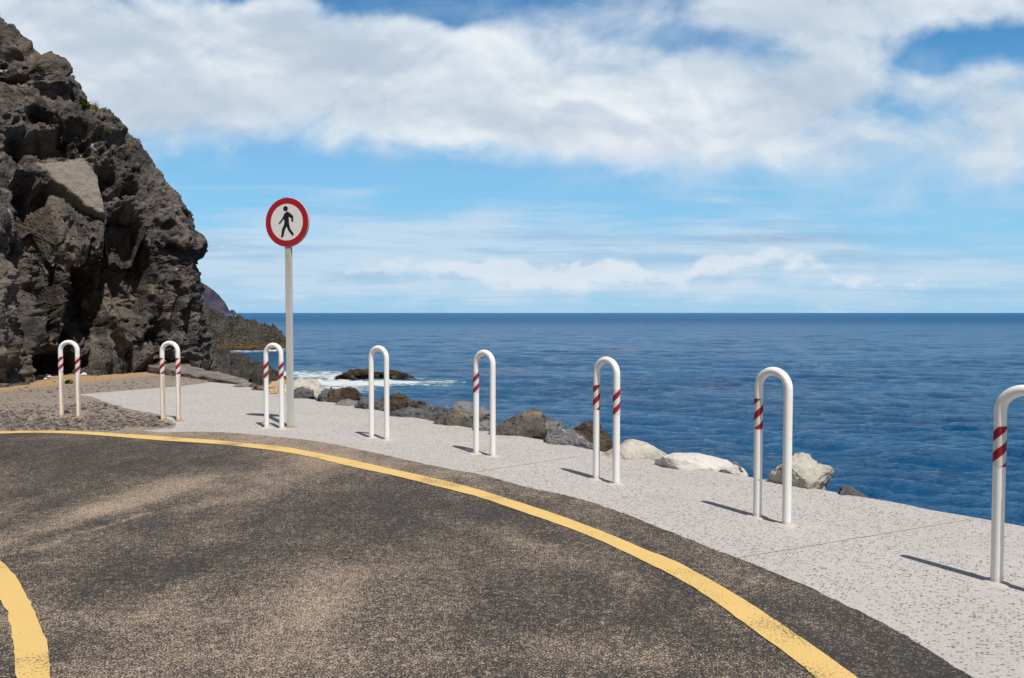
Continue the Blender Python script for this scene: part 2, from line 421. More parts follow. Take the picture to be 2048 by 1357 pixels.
# pavement of light concrete
conc_in = [(420, 765.5), (354, 774), (265, 781), (181, 788), (150, 790.5), (183, 794), (221, 808), (265, 820), (314, 830), (350, 848), (345, 858), (290, 862), (320, 867)]
asph_edge_px = [(-400, 871), (-150, 868), (0, 864.6), (88, 863.2), (177, 865.4), (250, 868), (330, 866.5), (420, 866), (500, 870.5), (620, 883), (700, 897), (800, 919), (900, 941), (956, 951),
                (1075, 982), (1134, 994), (1213, 1017), (1288, 1046), (1400, 1090), (1480, 1122), (1600, 1170), (1750, 1243), (1870, 1312), (1950, 1362)]
ae_w = [grd(*p).to_2d() for p in asph_edge_px]
last = ae_w[-1]; ae_w += [Vector((2.05, 2.35)), Vector((2.15, 1.4)), Vector((2.0, 0.2)), Vector((1.6, -2.0)), Vector((5, -20)), Vector((8, -45))]
AE = jitter(resample(smooth_line(ae_w, 6), .03), .010, 14, 8)
i0 = min(range(len(AE)), key=lambda i: (AE[i] - grd(335, 866.5).to_2d()).length)
pav_far = jitter(resample([grd(*p).to_2d() for p in conc_in], .05), .03, 6, 5)
# edge of the pavement: from its near end along the sea edge up to px(420,765)
ie = min(range(len(EDGE)), key=lambda i: (EDGE[i] - grd(420, 765).to_2d()).length)
pav = [Vector((p.x, p.y)) for p in EDGE[1:ie]] + pav_far + AE[i0:-1]
# push the seaward side 3 mm out
out_e = []
for i, p in enumerate(EDGE[1:ie], 1):
    t = (EDGE[min(i + 1, len(EDGE) - 1)] - EDGE[i - 1]).normalized(); nrm = Vector((t.y, -t.x))
    out_e.append(p + nrm * .004)
pav = out_e + pav_far + AE[i0 + 1:-1]
sheet('pavement', pav, 0.004, M_CONC, depth=.30)
road = AE + [Vector((-60, -45.5)), Vector((-45, 8))]
ro = sheet('road', road, 0.008, M_ASPH)

outer = [(-400, 872, 879), (-150, 869, 875), (0, 864.8, 869.6), (88, 863.4, 868), (177, 865.8, 871.6), (265, 871, 878.7), (332, 875.8, 884), (420, 882, 889.6), (485, 888.5, 896),
         (560, 895, 905.3), (616, 905, 915.5), (700, 922, 935.5), (785, 941, 953.5), (871, 960, 975), (956, 982, 997), (1042, 1009, 1026.5),
         (1127, 1037.5, 1056), (1213, 1070, 1091), (1298, 1106, 1132), (1350, 1126, 1158), (1418, 1163, 1200), (1486, 1203, 1250), (1554, 1248, 1300), (1622, 1294, 1352), (1700, 1350, 1420)]
# the two edges of the band, joined as a ribbon
def ribbon(name, up, lo, z, mat, amp=.006, seed=1):
    A_ = jitter(resample(up, .04), amp, 16, seed); B_ = jitter(resample(lo, .04), amp, 16, seed + 9)
    return sheet(name, A_ + B_[::-1], z, mat)
up = smooth_line([grd(x, y) for x, y, _ in outer], 5)
lo = smooth_line([grd(x, y) for x, _, y in outer], 5)
up += [Vector((1.55, 2.2)), Vector((1.62, 1.4)), Vector((1.5, .2))]; lo += [Vector((1.44, 2.1)), Vector((1.49, 1.4)), Vector((1.37, .2))]
ribbon('road_marking', up, lo, 0.013, M_YEL, .0035, 3)
inr = [(0, 1125), (37, 1167.5), (67, 1223), (90, 1280), (98, 1336)]; inl = [(0, 1207), (19, 1253), (28, 1298), (31, 1340)]
R_ = [Vector((-4.3, 5.15)), Vector((-3.6, 4.83))] + [grd(*p).to_2d() for p in inr] + [Vector((-1.75, 2.75)), Vector((-1.62, 2.4)), Vector((-1.6, 2.0))]
L_ = [Vector((-4.2, 4.80)), Vector((-3.35, 4.36))] + [grd(*p).to_2d() for p in inl] + [Vector((-1.88, 2.75)), Vector((-1.74, 2.4)), Vector((-1.72, 2.0))]
ribbon('road_marking', smooth_line(R_, 8), smooth_line(L_, 8), 0.013, M_YEL, .004, 21)
# strip attribute: 1 outside the yellow line. The road sheet gets it from two meshes' worth of verts, so lay the strip as its own sheet
strip_up = AE[:]
su = jitter(resample(up, .04), .0, 16, 3)
def near_i(L, q): return min(range(len(L)), key=lambda i: (L[i] - q).length)
k0 = near_i(AE, grd(250, 868).to_2d()); k1 = near_i(AE, Vector((2.0, .2))); s0 = near_i(su, grd(250, 871).to_2d())
st_poly = AE[k0 + 1:k1] + su[s0:-1][::-1]
st_poly = [p for p in st_poly]
sto = sheet('road_shoulder', st_poly, 0.0105, M_ASPH)
at = sto.data.attributes.new('strip', 'FLOAT', 'POINT'); at.data.foreach_set('value', [1.0] * len(sto.data.vertices))
def strip_line(name, p, q, w_, z, mat, seed):
    p, q = Vector(p), Vector(q); t = (q - p).normalized(); n = Vector((-t.y, t.x)) * w_ / 2
    A_ = jitter(resample([p + n, q + n], .03), .004, 20, seed); B_ = jitter(resample([p - n, q - n], .03), .004, 20, seed + 1)
    sheet(name, A_ + B_[::-1], z, mat)
strip_line('pavement_joint', grd(950, 945.5).to_2d(), grd(1150, 915).to_2d(), .012, .0075, M_JOINT, 5)
strip_line('pavement_joint', grd(1470, 1118).to_2d(), grd(1940, 1040).to_2d(), .016, .0075, M_JOINT, 6)

# ---------------------------------------------------------------- rock materials
def rock_mat(name, c1, c2, c3=None, scale=2.0, bump=.03, pits=0.0, veins=0.0, attr=None, crack=.5):
    m, N, bs, co = new_mat(name, .93, .2)
    n1 = N.noise(co, scale, 8, .62, .3); n2 = N.noise(co, scale * 7, 6, .65)
    col = N.mix(N.ss(n1, .35, .68), c1, c2)
    if c3: col = N.mix(N.mul(N.ss(N.noise(N.mapv(co, loc=(5, 3, 1)), scale * .8, 7, .65, .6), .52, .66), .85), col, c3)
    col = N.mix(N.mul(N.sub(n2, .5), 1.1), col, N.mix(1.0, col, (1.7, 1.65, 1.6), 'MULTIPLY'))
    dk = N.ss(n2, .48, .32); col = N.mix(N.mul(dk, .5), col, N.mix(1.0, col, (.55, .54, .56), 'MULTIPLY'))
    h = N.summ([N.mul(n1, .8), N.mul(n2, .35), N.mul(N.noise(co, scale * 26, 4, .6), .12)])
    ck = N.vor(N.mapv(co, scale=(1, 1, .7)), scale * 1.6, 'DISTANCE_TO_EDGE', 0)
    if crack: h = N.add(h, N.mul(N.ss(ck, 0, .06), .18 * crack))
    if pits:
        d = N.vor(co, scale * 5, 'F1', 0); pm = N.mul(N.ss(d, .45, .2), N.ss(N.noise(co, scale * 1.3, 3), .42, .6))
        if attr: pm = N.mul(pm, N.sub(1.0, N.node('ShaderNodeAttribute', attribute_name='pale').outputs['Fac']))
        h = N.sub(h, N.mul(pm, pits)); 
    if veins:
        wv = N.ss(N.m('ABSOLUTE', N.sub(N.noise(N.mapv(co, rot=(.4, .3, .8), scale=(1, 1, 2.4)), scale * 1.5, 5, .6, .9), .5)), .018, .004)
        col = N.mix(N.mul(wv, veins), col, (0.42, 0.40, 0.38))
    if attr: 
        col = N.mix(1.0, col, N.mr(N.node('ShaderNodeAttribute', attribute_name='tone').outputs['Fac'], 0, 2, .0, 2.0), 'MULTIPLY')
        A_ = N.node('ShaderNodeAttribute', attribute_name='pale').outputs['Fac']
        col = N.mix(A_, col, N.mix(N.add(N.mul(n2, .6), .15), (0.17, 0.15, 0.122), (0.27, 0.235, 0.195)))
        W_ = N.node('ShaderNodeAttribute', attribute_name='lichen').outputs['Fac']
        col = N.mix(W_, col, (0.50, 0.48, 0.45))
        T_ = N.node('ShaderNodeAttribute', attribute_name='tan').outputs['Fac']
        col = N.mix(N.mul(T_, .8), col, N.mix(n2, (0.10, 0.078, 0.056), (0.20, 0.155, 0.112)))
    N.l.new(col, bs.inputs['Base Color'])
    N.l.new(N.bump(h, bump * 2.2, .9), bs.inputs['Normal'])
    return m
M_CLIFF = rock_mat('volcanic_cliff_rock', (0.050, 0.0435, 0.042), (0.125, 0.110, 0.098), (0.130, 0.109, 0.088), 1.9, .06, pits=.55, attr=True)
M_BAS = rock_mat('dark_grey_basalt', (0.050, 0.050, 0.056), (0.125, 0.125, 0.130), (0.17, 0.14, 0.11), 2.6, .06, veins=.25)
M_VEIN = rock_mat('veined_grey_rock', (0.085, 0.08, 0.088), (0.165, 0.155, 0.163), None, 2.4, .04, veins=.7)
M_LGREY = rock_mat('light_grey_rock', (0.12, 0.117, 0.118), (0.20, 0.193, 0.19), None, 2.2, .035)
M_BROWN = rock_mat('brown_barnacled_rock', (0.060, 0.044, 0.032), (0.165, 0.125, 0.082), (0.036, 0.031, 0.028), 3.4, .08, pits=.6)
M_MIXED = rock_mat('dark_and_tan_rock', (0.065, 0.060, 0.056), (0.14, 0.125, 0.105), (0.26, 0.21, 0.15), 2.6, .06, pits=.4)
M_PALE = rock_mat('pale_cream_limestone', (0.37, 0.345, 0.295), (0.47, 0.44, 0.385), (0.30, 0.30, 0.24), 2.0, .025)
M_WHITE = rock_mat('whitish_stone', (0.46, 0.43, 0.395), (0.56, 0.53, 0.49), None, 2.4, .02)
M_GREEN = rock_mat('pale_greenish_boulder', (0.34, 0.33, 0.275), (0.45, 0.43, 0.37), (0.19, 0.19, 0.135), 2.2, .03)
M_TAN = rock_mat('orange_tan_rock', (0.36, 0.25, 0.13), (0.46, 0.36, 0.23), (0.26, 0.13, 0.06), 2.6, .02)
M_WET = rock_mat('wet_black_brown_rock', (0.018, 0.014, 0.012), (0.06, 0.042, 0.026), (0.10, 0.075, 0.035), 1.6, .08, pits=.5)
M_LEDGE = rock_mat('weathered_grey_ledge', (0.13, 0.115, 0.105), (0.20, 0.18, 0.165), (0.085, 0.075, 0.07), 2.0, .02)
def shore_mat():
    m, N, bs, co = new_mat('shore_rock', .9, .3)
    X, Y, Z = N.xyz(co)
    n1 = N.noise(co, .7, 8, .65, .5); n2 = N.noise(co, 4.0, 7, .65)
    col = N.mix(N.ss(n1, .36, .64), (0.036, 0.031, 0.028), (0.105, 0.090, 0.076))
    col = N.mix(N.mul(N.ss(N.noise(N.mapv(co, loc=(3, 7, 1)), .9, 6, .6), .5, .65), .7), col, (0.085, 0.078, 0.056))
    col = N.mix(N.mul(N.ss(n2, .5, .35), .55), col, (0.022, 0.019, 0.018))
    tide = N.ss(N.add(Z, N.mul(N.sub(n1, .5), 1.2)), -2.1, -2.5)
    col = N.mix(N.mul(tide, .85), col, N.mix(N.ss(n2, .4, .6), (0.075, 0.05, 0.018), (0.16, 0.10, 0.03)))
    wet = N.ss(Z, -2.7, -2.95); col = N.mix(N.mul(wet, .8), col, (0.018, 0.014, 0.011))
    N.l.new(col, bs.inputs['Base Color'])
    N.l.new(N.bump(N.summ([N.mul(n1, .6), N.mul(n2, .6), N.mul(N.vor(co, 2.2, 'DISTANCE_TO_EDGE', 0), .8)]), .5, 1.0), bs.inputs['Normal'])
    return m
M_SHORE = shore_mat()

# ---------------------------------------------------------------- cliff
sil_px = [(0, 50), (60, 92), (95, 112), (145, 148), (158, 178), (162, 200), (195, 212), (222, 225), (245, 250), (272, 282), (300, 318), (322, 350), (345, 378), (378, 428), (386, 448), (386, 462),
          (404, 472), (410, 484), (404, 498), (388, 514), (384, 530), (388, 570), (394, 620), (402, 660), (410, 700), (420, 740), (436, 830), (452, 1010)]
sil3 = [unproj(x_, y_, 20.0) for x_, y_ in sil_px]
zz = np.array([p.z for p in sil3])[::-1]; xx = np.array([p.x for p in sil3])[::-1]
zz = np.append(zz, [11.0, 14.0, 17.0]); xx = np.append(xx, [-15.6, -19.5, -25.0])
plan = [(-26, 5.0), (-18, 8.0), (-13.2, 10.2), (-11.1, 12.2), (-10.35, 13.6), (-10.15, 14.6), (-10.55, 15.7), (-10.75, 16.9), (-10.3, 17.7), (-9.8, 18.3), (-9.3, 18.75), (-8.75, 19.15), (-8.3, 19.55),
        (-8.08, 20.0), (-8.15, 20.6), (-8.7, 21.6), (-9.8, 23.0), (-13, 26), (-20, 30), (-30, 33)]
pl = smooth_line(plan, 10)
# resample with fine spacing where the camera sees it
seg = []
for a_, b_ in zip(pl, pl[1:]):
    mx = (a_ + b_) / 2
    fine = .022 if (mx.y > 11.8 and mx.y < 21.5 and mx.x > -13) else .25
    n = max(1, int((b_ - a_).length / fine))
    for k in range(n): seg.append(a_.lerp(b_, k / n))
seg.append(pl[-1]); seg = np.array([[p.x, p.y] for p in seg])
zs = np.concatenate([np.arange(-4.2, -.4, .12), np.arange(-.4, 9.8, .021), np.arange(9.8, 16.8, .15)])
nu, nv = len(seg), len(zs)
shift = np.interp(zs, zz, xx) + 8.08 - .22
Pc = np.zeros((nv, nu, 3)); Pc[..., 0] = seg[None, :, 0] + shift[:, None]; Pc[..., 1] = seg[None, :, 1]; Pc[..., 2] = zs[:, None]
# the near wall stays steeper than the seaward nose lower down
nearw = sstep(seg[:, 1], 18.5, 15.0)[None, :]
Pc[..., 0] += nearw * 0.30 * np.clip(zs, 0, 9)[:, None] * 0 
tu = np.gradient(Pc, axis=1); tv = np.gradient(Pc, axis=0)
Nn = np.cross(tu, tv); Nn /= np.linalg.norm(Nn, axis=-1, keepdims=True) + 1e-9
if Nn[nv // 3, nu // 2, 0] < 0: Nn = -Nn
px, py = proj(Pc)
vis = (Pc[..., 1] < 19.9)
def ell(cx, cy, rx, ry, p=2.0, rot=0):
    dx, dy = px - cx, py - cy
    if rot: dx, dy = dx * math.cos(rot) + dy * math.sin(rot), dy * math.cos(rot) - dx * math.sin(rot)
    q = (np.abs(dx / rx) ** p + np.abs(dy / ry) ** p)
    return np.where(vis, sstep(q, 1.15, .55), 0)
Wq = Pc + .25 * np.stack([fbm(Pc * 1.3, 3, .5, 5), fbm(Pc * 1.3, 3, .5, 6), fbm(Pc * 1.3, 3, .5, 7)], -1)
d = np.zeros((nv, nu))
d += .30 * fbm(Wq * [.55, .55, .4], 4, .5, 1)                       # large swells
d1_, d2_, id_ = worley(Wq * [.75, .75, .62], 3, True)
d += .15 * (id_ - .5) * sstep(d2_ - d1_, .0, .10)   # big blocks with seams
e1, e2, ie_ = worley(Wq * [2.1, 2.1, 1.7] + 7, 9, True)
d += .10 * (ie_ - .5) * sstep(e2 - e1, .0, .12) - .03 * sstep(e2 - e1, .07, .0)
k1_, k2_, ik_ = worley(Wq * [5.2, 5.2, 4.6] + 3, 19, True)
d += .055 * (ik_ - .5) * sstep(k2_ - k1_, .0, .2)
cols = fbm(Wq * [1.9, 1.9, .28] + 31, 3, .55, 12, ridge=True); low = sstep(Pc[..., 2], 4.6, 1.2)
d += .20 * cols * low + .10 * fbm(Wq * [3.6, 3.6, .55] + 5, 3, .55, 212, ridge=True) * low                                                # fluted lower wall
# tafoni hollows
t1, ti = worley(Wq * [2.4, 2.4, 2.7], 41); upz = sstep(fbm(Pc * .8, 3, .5, 77), -.25, .35)
d -= .36 * sstep(t1, .48, .27) * (ti > .45) * upz
t2, tj = worley(Wq * [5.5, 5.5, 6.0], 43)
d -= .13 * sstep(t2, .44, .30) * (tj > .35) * sstep(fbm(Pc * 1.1 + 9, 3, .5, 79), -.1, .35)
d += .055 * fbm(Pc * 3.4, 5, .62, 23) + .055 * fbm(Wq * [4.2, 4.2, 3.2], 5, .66, 29, ridge=True) + .05 * (worley(Wq * 9.0, 71)[1] - .5)
# the nose keeps its outline
calm = np.where(vis, sstep(px, 330, 270) * low, 0); slope = sstep(Pc[..., 2], 4.6, 6.2)
rub = .10 * (ie_ - .5) * sstep(e2 - e1, .0, .12) - .03 * sstep(e2 - e1, .07, .0) + .055 * (ik_ - .5) * sstep(k2_ - k1_, .0, .2) + .055 * fbm(Wq * [4.2, 4.2, 3.2], 5, .66, 29, ridge=True)
d -= rub * (.72 * calm + .45 * slope * (1 - calm))
cols2 = fbm(Wq * [1.1, 1.1, .16] + 77, 3, .5, 112, ridge=True)
d += calm * .20 * cols2
t3, tk = worley(Wq * [4.0, 4.0, 4.6] + 5, 143); d -= .20 * sstep(t3, .42, .30) * (tk > .38) * np.maximum(slope, sstep(px, 290, 330) * .8)
nose = sstep(Pc[..., 1], 18.9, 19.7) * sstep(Pc[..., 1], 21.5, 20.4)
d = d * (1 - .52 * nose)
sculpt = (-1.15 * ell(155, 640, 52, 120, 2.4) - .85 * ell(248, 545, 50, 135, 2.0) 
          - .85 * ell(90, 742, 75, 46, 2.4) - .8 * ell(60, 600, 22, 150, 2.0) - .9 * ell(50, 430, 34, 75, 2.3)
          + .45 * ell(12, 640, 30, 190) + .35 * ell(112, 480, 60, 55) + .55 * ell(222, 615, 15, 62) + .45 * ell(255, 655, 40, 42)
          + .40 * ell(168, 705, 50, 50) + .30 * ell(100, 580, 14, 110) 
          - .8 * ell(108, 392, 38, 26, 2.4) - .6 * ell(30, 300, 22, 34) - .55 * ell(95, 285, 55, 26) - .5 * ell(165, 280, 18, 14)
          - .45 * ell(212, 345, 24, 16) - .4 * ell(25, 165, 30, 14) - .4 * ell(75, 225, 26, 16) - .45 * ell(300, 690, 16, 30)
          - .4 * ell(346, 640, 12, 60) - .35 * ell(378, 650, 10, 60) + .35 * ell(330, 640, 10, 70) - .35 * ell(336, 455, 12, 12)
          - .4 * ell(345, 497, 16, 12) - .3 * ell(262, 372, 18, 12) + .34 * ell(112, 152, 50, 40) + .30 * ell(228, 250, 52, 34) - .3 * ell(168, 212, 14, 14) + .25 * ell(30, 90, 40, 30))
d += sculpt
def arch(cx, yt, rx, yb, depth):       # hollow with a sharp brow and a floor that comes forward again
    prof = sstep(py, yt - 2, yt + 9) * (1 - sstep(py, yt + (yb - yt) * .45, yb)); top = yt + ((px - cx) / rx) ** 2 * (yb - yt) * .35
    lat = sstep(np.abs((px - cx) / rx), 1.05, .72)
    return np.where(vis, depth * lat * sstep(py, top - 2, top + 9) * (1 - sstep(py, yt + (yb - yt) * .5, yb)), 0)
wob = 9 * fbm(Pc * 2.0, 3, .5, 88); py = py + wob; px = px + wob * .6
d -= arch(246, 425, 54, 760, .30) + arch(150, 520, 45, 700, .55) + arch(345, 560, 14, 690, .35) + arch(372, 590, 12, 700, .3) + arch(45, 350, 32, 470, .5)
d -= arch(80, 690, 80, 772, .5) + arch(120, 368, 36, 425, .5) + arch(150, 240, 30, 285, .35) + arch(90, 262, 50, 320, .4) + arch(305, 640, 12, 700, .3) + arch(258, 365, 20, 400, .3)
# the big pale flat slab
def inside(poly, soft=5.0):          # soft mask of a convex outline
    m_ = np.ones_like(px); cx_ = sum(p[0] for p in poly) / len(poly); cy_ = sum(p[1] for p in poly) / len(poly)
    for (ax_, ay_), (bx_, by_) in zip(poly, poly[1:] + poly[:1]):
        nx_, ny_ = by_ - ay_, ax_ - bx_; L_ = math.hypot(nx_, ny_); nx_ /= L_; ny_ /= L_
        if (cx_ - ax_) * nx_ + (cy_ - ay_) * ny_ < 0: nx_, ny_ = -nx_, -ny_
        m_ = m_ * sstep((px - ax_) * nx_ + (py - ay_) * ny_, -soft, soft)
    return np.where(vis, m_, 0)
slabm = inside([(62, 330), (168, 322), (194, 345), (208, 432), (188, 430), (146, 400), (100, 362)])
slab_plane = .10 + .16 * np.clip((py - 326) / 100, 0, 1.1)
d = d * (1 - slabm) + slabm * (slab_plane + .016 * fbm(Pc * 5, 4, .6, 3))
Pd = Pc + Nn * d[..., None]
Pd[..., 2] += .06 * fbm(Pc * 2.2, 3, .5, 91)
pale = slabm * 1.0
facet = sstep(e2 - e1, .03, .15) * (ie_ > .74) * (id_ > .3) * sstep(Pc[..., 2], .5, 2.5)
tanm = facet * .8 + ell(65, 128, 60, 16, 2, .55) * .8 + ell(138, 160, 16, 22) * .9 + ell(92, 430, 16, 26) * .7
tanm = tanm * .8 + sstep(fbm(Pc * .9 + 4, 4, .6, 55), .35, .8) * .2
tone = .55 + .55 * ie_ + .35 * (id_ - .5) + .30 * ik_ + .25 * fbm(Pc * [6, 6, .9], 3, .6, 99) * low
lich = (sstep(fbm(Pc * 13, 3, .6, 61), .95, 1.25) * sstep(fbm(Pc * 1.2, 2, .5, 62), .1, .5) * .7
        + ell(125, 222, 9, 9) * sstep(fbm(Pc * 14, 3, .6, 63), -.4, .2) + ell(203, 385, 5, 48, 2, -.1) * sstep(fbm(Pc * 16, 3, .6, 65), -.2, .4) * .8
        + ell(186, 290, 4, 6) + ell(8, 138, 8, 5) * sstep(fbm(Pc * 12, 3, .6, 66), 0, .3))
co_ = fast_grid('cliff', Pd, M_CLIFF, 'structure', attrs={'tone': tone, 'pale': np.clip(pale, 0, 1), 'tan': np.clip(tanm * (1 - pale), 0, 1), 'lichen': np.clip(lich, 0, 1)})

# ---------------------------------------------------------------- rocks and boulders
def rock_mesh(size, seed, sub=5, cuts=9, rough=.05, keep=.72):
    bm = bmesh.new(); bmesh.ops.create_icosphere(bm, subdivisions=sub, radius=1.0)
    V = np.array([v.co[:] for v in bm.verts]); r = np.random.RandomState(seed)
    for k in range(cuts):
        n = r.normal(size=3); n /= np.linalg.norm(n); off = r.uniform(keep - .14, keep + .12)
        dd = V @ n - off; V = V - np.maximum(dd, 0)[:, None] * n * 1.0
    q = V * 1.3 + seed * 3.7
    nrm = V / np.linalg.norm(V, axis=1, keepdims=True)
    sz = np.array(size)
    V = V + nrm * (.07 * fbm(q, 3, .5, seed)[:, None] + rough * fbm(q * 3.0, 6, .66, seed + 5, ridge=True)[:, None] * 1.0)
    V = V * sz
    me = bpy.data.meshes.new('rock'); F_ = [[v.index for v in f.verts] for f in bm.faces]; bm.free()
    me.from_pydata(V.tolist(), [], F_); me.polygons.foreach_set('use_smooth', [True] * len(me.polygons)); me.update()
    return me
def edge_y(px_):       # distance of the quay edge in that direction
    a_ = (px_ - CX) / F; best = None
    for p, q in zip(EDGE, EDGE[1:]):
        f0 = p.x - a_ * p.y; f1 = q.x - a_ * q.y
        if f0 * f1 <= 0 and p.y > 1: 
            t = f0 / (f0 - f1 + 1e-12); y_ = p.y + (q.y - p.y) * t
            best = y_ if best is None else min(best, y_)
    return best
def boulder(x0, x1, ytop, mat, label, seed, back=.0, depth=.9, tall=.9, rot=0.0, group='boulders heaped along the quay edge', name='boulder', rough=.075, keep=.72, tilt=(0, 0), cuts=13, D=None, sub=5):
    xm = (x0 + x1) / 2
    Dm = D if D else edge_y(xm)
    x0, x1 = (x0, x1) if name == 'sea_rock' or (x1 - x0) > 125 else (x0 - .07 * (x1 - x0), x1 + .07 * (x1 - x0)); wpx = (x1 - x0)
    hw = wpx / 2 * (Dm + .4 + back) / F
    ry = hw * depth
    Yc = Dm + ry * .62 + back if not D else D
    hw = wpx / 2 * Yc / F
    ctr = unproj(xm, ytop, Yc); ztop = ctr.z
    rz = hw * tall
    me = rock_mesh((hw * 1.12, ry * 1.1, rz * 1.12), seed, sub=sub, rough=rough, keep=keep, cuts=cuts)
    V = np.array([v.co[:] for v in me.vertices])
    R = Matrix.Rotation(rot, 3, 'Z') @ Matrix.Rotation(tilt[0], 3, 'Y') @ Matrix.Rotation(tilt[1], 3, 'X')
    V = V @ np.array(R).T
    cxp = (V[:, 0].max() + V[:, 0].min()) / 2; s = 2 * hw / (V[:, 0].max() - V[:, 0].min())
    V[:, 0] = (V[:, 0] - cxp) * s; V[:, 2] -= V[:, 2].max()
    # deepen: everything low is drawn down so that the rock rests in the heap below
    me.vertices.foreach_set('co', V.astype(np.float32).ravel()); me.update(); me.materials.append(mat)
    me.name = name
    o = bpy.data.objects.new(name, me); o.location = (ctr.x, Yc, ztop); link(o)
    return tag(o, label, 'rock' if name == 'sea_rock' else 'boulder', group)
B_ = boulder
B_(1536, 1668, 904, M_GREEN, 'large pale greenish boulder behind the second bollard from the right', 11, depth=.8, tall=.95, tilt=(.25, 0), keep=.70)
B_(1592, 1612, 903, M_BAS, 'small grey stone peeping over the pale greenish boulder', 12, back=.55, depth=1, tall=1.2)
B_(1678, 1762, 972, M_BAS, 'low dark grey boulder right of the big pale greenish one', 13, depth=.8, tall=.6, tilt=(.2, 0))
B_(1310, 1505, 907, M_WHITE, 'flat whitish stone sloping down along the quay edge', 14, depth=.45, tall=.42, tilt=(.2, 0), keep=.8, rough=.03)
B_(1398, 1506, 917, M_BROWN, 'brown rock behind the flat whitish stone', 15, back=.45, depth=.6, tall=.7, tilt=(.2, 0))
B_(1452, 1484, 922, M_VEIN, 'pointed grey stone on top of the brown rock behind the whitish stone', 16, back=.3, depth=.8, tall=1.0)
B_(1344, 1374, 904, M_BAS, 'small dark stone between the pale rounded boulder and the whitish stone', 17, back=.45, depth=.8, tall=.8)
B_(1198, 1350, 878, M_PALE, 'smooth pale cream boulder right beside the bollard third from the right', 18, depth=.6, tall=.6, tilt=(.08, 0), keep=.85, rough=.02)
B_(1112, 1228, 838, M_BROWN, 'big rough brown boulder behind the left leg of a striped bollard', 19, back=.35, depth=.7, tall=.9, rough=.08)
B_(1084, 1196, 858, M_VEIN, 'grey boulder with thin white veins in front of the big brown one', 20, depth=.5, tall=.6, tilt=(-.05, 0))
B_(1082, 1130, 842, M_LGREY, 'small grey stone wedged between the dark and tan boulder and the big brown one', 21, back=.5, depth=.8, tall=.9)
B_(986, 1108, 818, M_MIXED, 'large boulder dark on top and tan below, right of the bollard with one band', 22, back=.1, depth=.75, tall=.85, rough=.06)
B_(945, 998, 840, M_LGREY, 'smooth grey stone seen between the legs of the bollard with one band', 23, depth=.6, tall=.7)
B_(946, 990, 812, M_LGREY, 'light grey rounded stone, farther of two between the one-band bollard legs', 24, back=.8, depth=.8, tall=.9)
B_(896, 962, 801, M_LGREY, 'light grey rounded boulder just left of the bollard with one band', 25, back=.7, depth=.8, tall=.8)
B_(858, 956, 822, M_MIXED, 'dark mottled boulder at the quay edge left of the bollard with one band', 26, depth=.6, tall=.6, tilt=(.1, 0))
B_(808, 912, 803, M_BAS, 'jagged blue grey boulder behind the mottled one left of the one-band bollard', 27, back=.5, depth=.7, tall=.7, keep=.64)
B_(762, 880, 812, M_BAS, 'wide flat grey rock at the quay edge right of the plain white bollard', 28, depth=.45, tall=.5, tilt=(.1, 0))
B_(818, 856, 802, M_BROWN, 'small brown stone left of the jagged blue grey boulder', 29, back=1.1, depth=.8, tall=.8)
B_(748, 826, 785, M_BROWN, 'brown pitted boulder behind the right leg of the plain white bollard', 30, back=.7, depth=.8, tall=.9, rough=.07)
B_(702, 776, 793, M_BAS, 'rounded slate grey boulder behind the legs of the plain white bollard', 31, depth=.7, tall=.7)
B_(662, 738, 772, M_BROWN, 'dark brown rock with an orange hollow left of the plain white bollard', 32, back=.5, depth=.7, tall=.8, rough=.07)
B_(668, 730, 798, M_LEDGE, 'low grey stone at the quay edge below the dark brown rock', 33, depth=.5, tall=.5)
B_(632, 690, 774, M_BAS, 'slate grey boulder between the cream rock and the dark brown rock', 34, back=.15, depth=.7, tall=.8)
B_(572, 645, 755, M_PALE, 'cream boulder sloping down to the right behind the sign post', 35, back=.55, depth=.7, tall=.95, tilt=(.5, 0))
B_(578, 632, 773, M_BAS, 'dark grey stone at the foot of the cream boulder behind the sign post', 36, depth=.5, tall=.8, tilt=(.3, 0))
B_(534, 582, 757, M_TAN, 'orange tan boulder between the legs of the bollard beside the sign post', 37, back=.1, depth=.8, tall=.8)
B_(505, 545, 770, M_MIXED, 'small grey brown stone at the quay edge left of the orange tan boulder', 50, back=.0, depth=.8, tall=.6)
B_(466, 510, 764, M_LEDGE, 'grey lump of stone at the lower end of the long ledge', 51, back=-.1, depth=.8, tall=.5)
# rocks awash
B_(666, 760, 738, M_WET, 'dark wet rock awash in the foam, left of a pair', 38, D=50.5, depth=.5, tall=.27, group='rocks awash off the quay', name='sea_rock', rough=.20, keep=.6)
B_(745, 842, 739, M_WET, 'dark wet rock awash with a long low tail, right of a pair', 39, D=51.0, depth=.4, tall=.24, tilt=(.10, 0), group='rocks awash off the quay', name='sea_rock', rough=.20, keep=.6)
# blocks at the foot of the cliff
B_(240, 304, 672, M_CLIFF, 'rounded dark block at the cliff foot just left of the second bollard', 40, D=18.7, depth=.8, tall=1.1, group='blocks fallen at the cliff foot', name='boulder', rough=.06)
B_(212, 246, 690, M_CLIFF, 'narrow dark block leaning against the rounded one at the cliff foot', 41, D=18.2, depth=.8, tall=1.8, group='blocks fallen at the cliff foot', rough=.06)
B_(178, 214, 688, M_CLIFF, 'dark pointed block at the cliff foot right of the leftmost bollard', 42, D=17.9, depth=.8, tall=1.8, group='blocks fallen at the cliff foot', rough=.06)
for o in sc.objects:
    if o.name.startswith('boulder') and o.data and o.data.materials[0] is M_CLIFF:
        n_ = len(o.data.vertices)
        for k in ('pale', 'tan', 'lichen'): o.data.attributes.new(k, 'FLOAT', 'POINT')
        o.data.attributes.new('tone', 'FLOAT', 'POINT').data.foreach_set('value', [1.1] * n_)
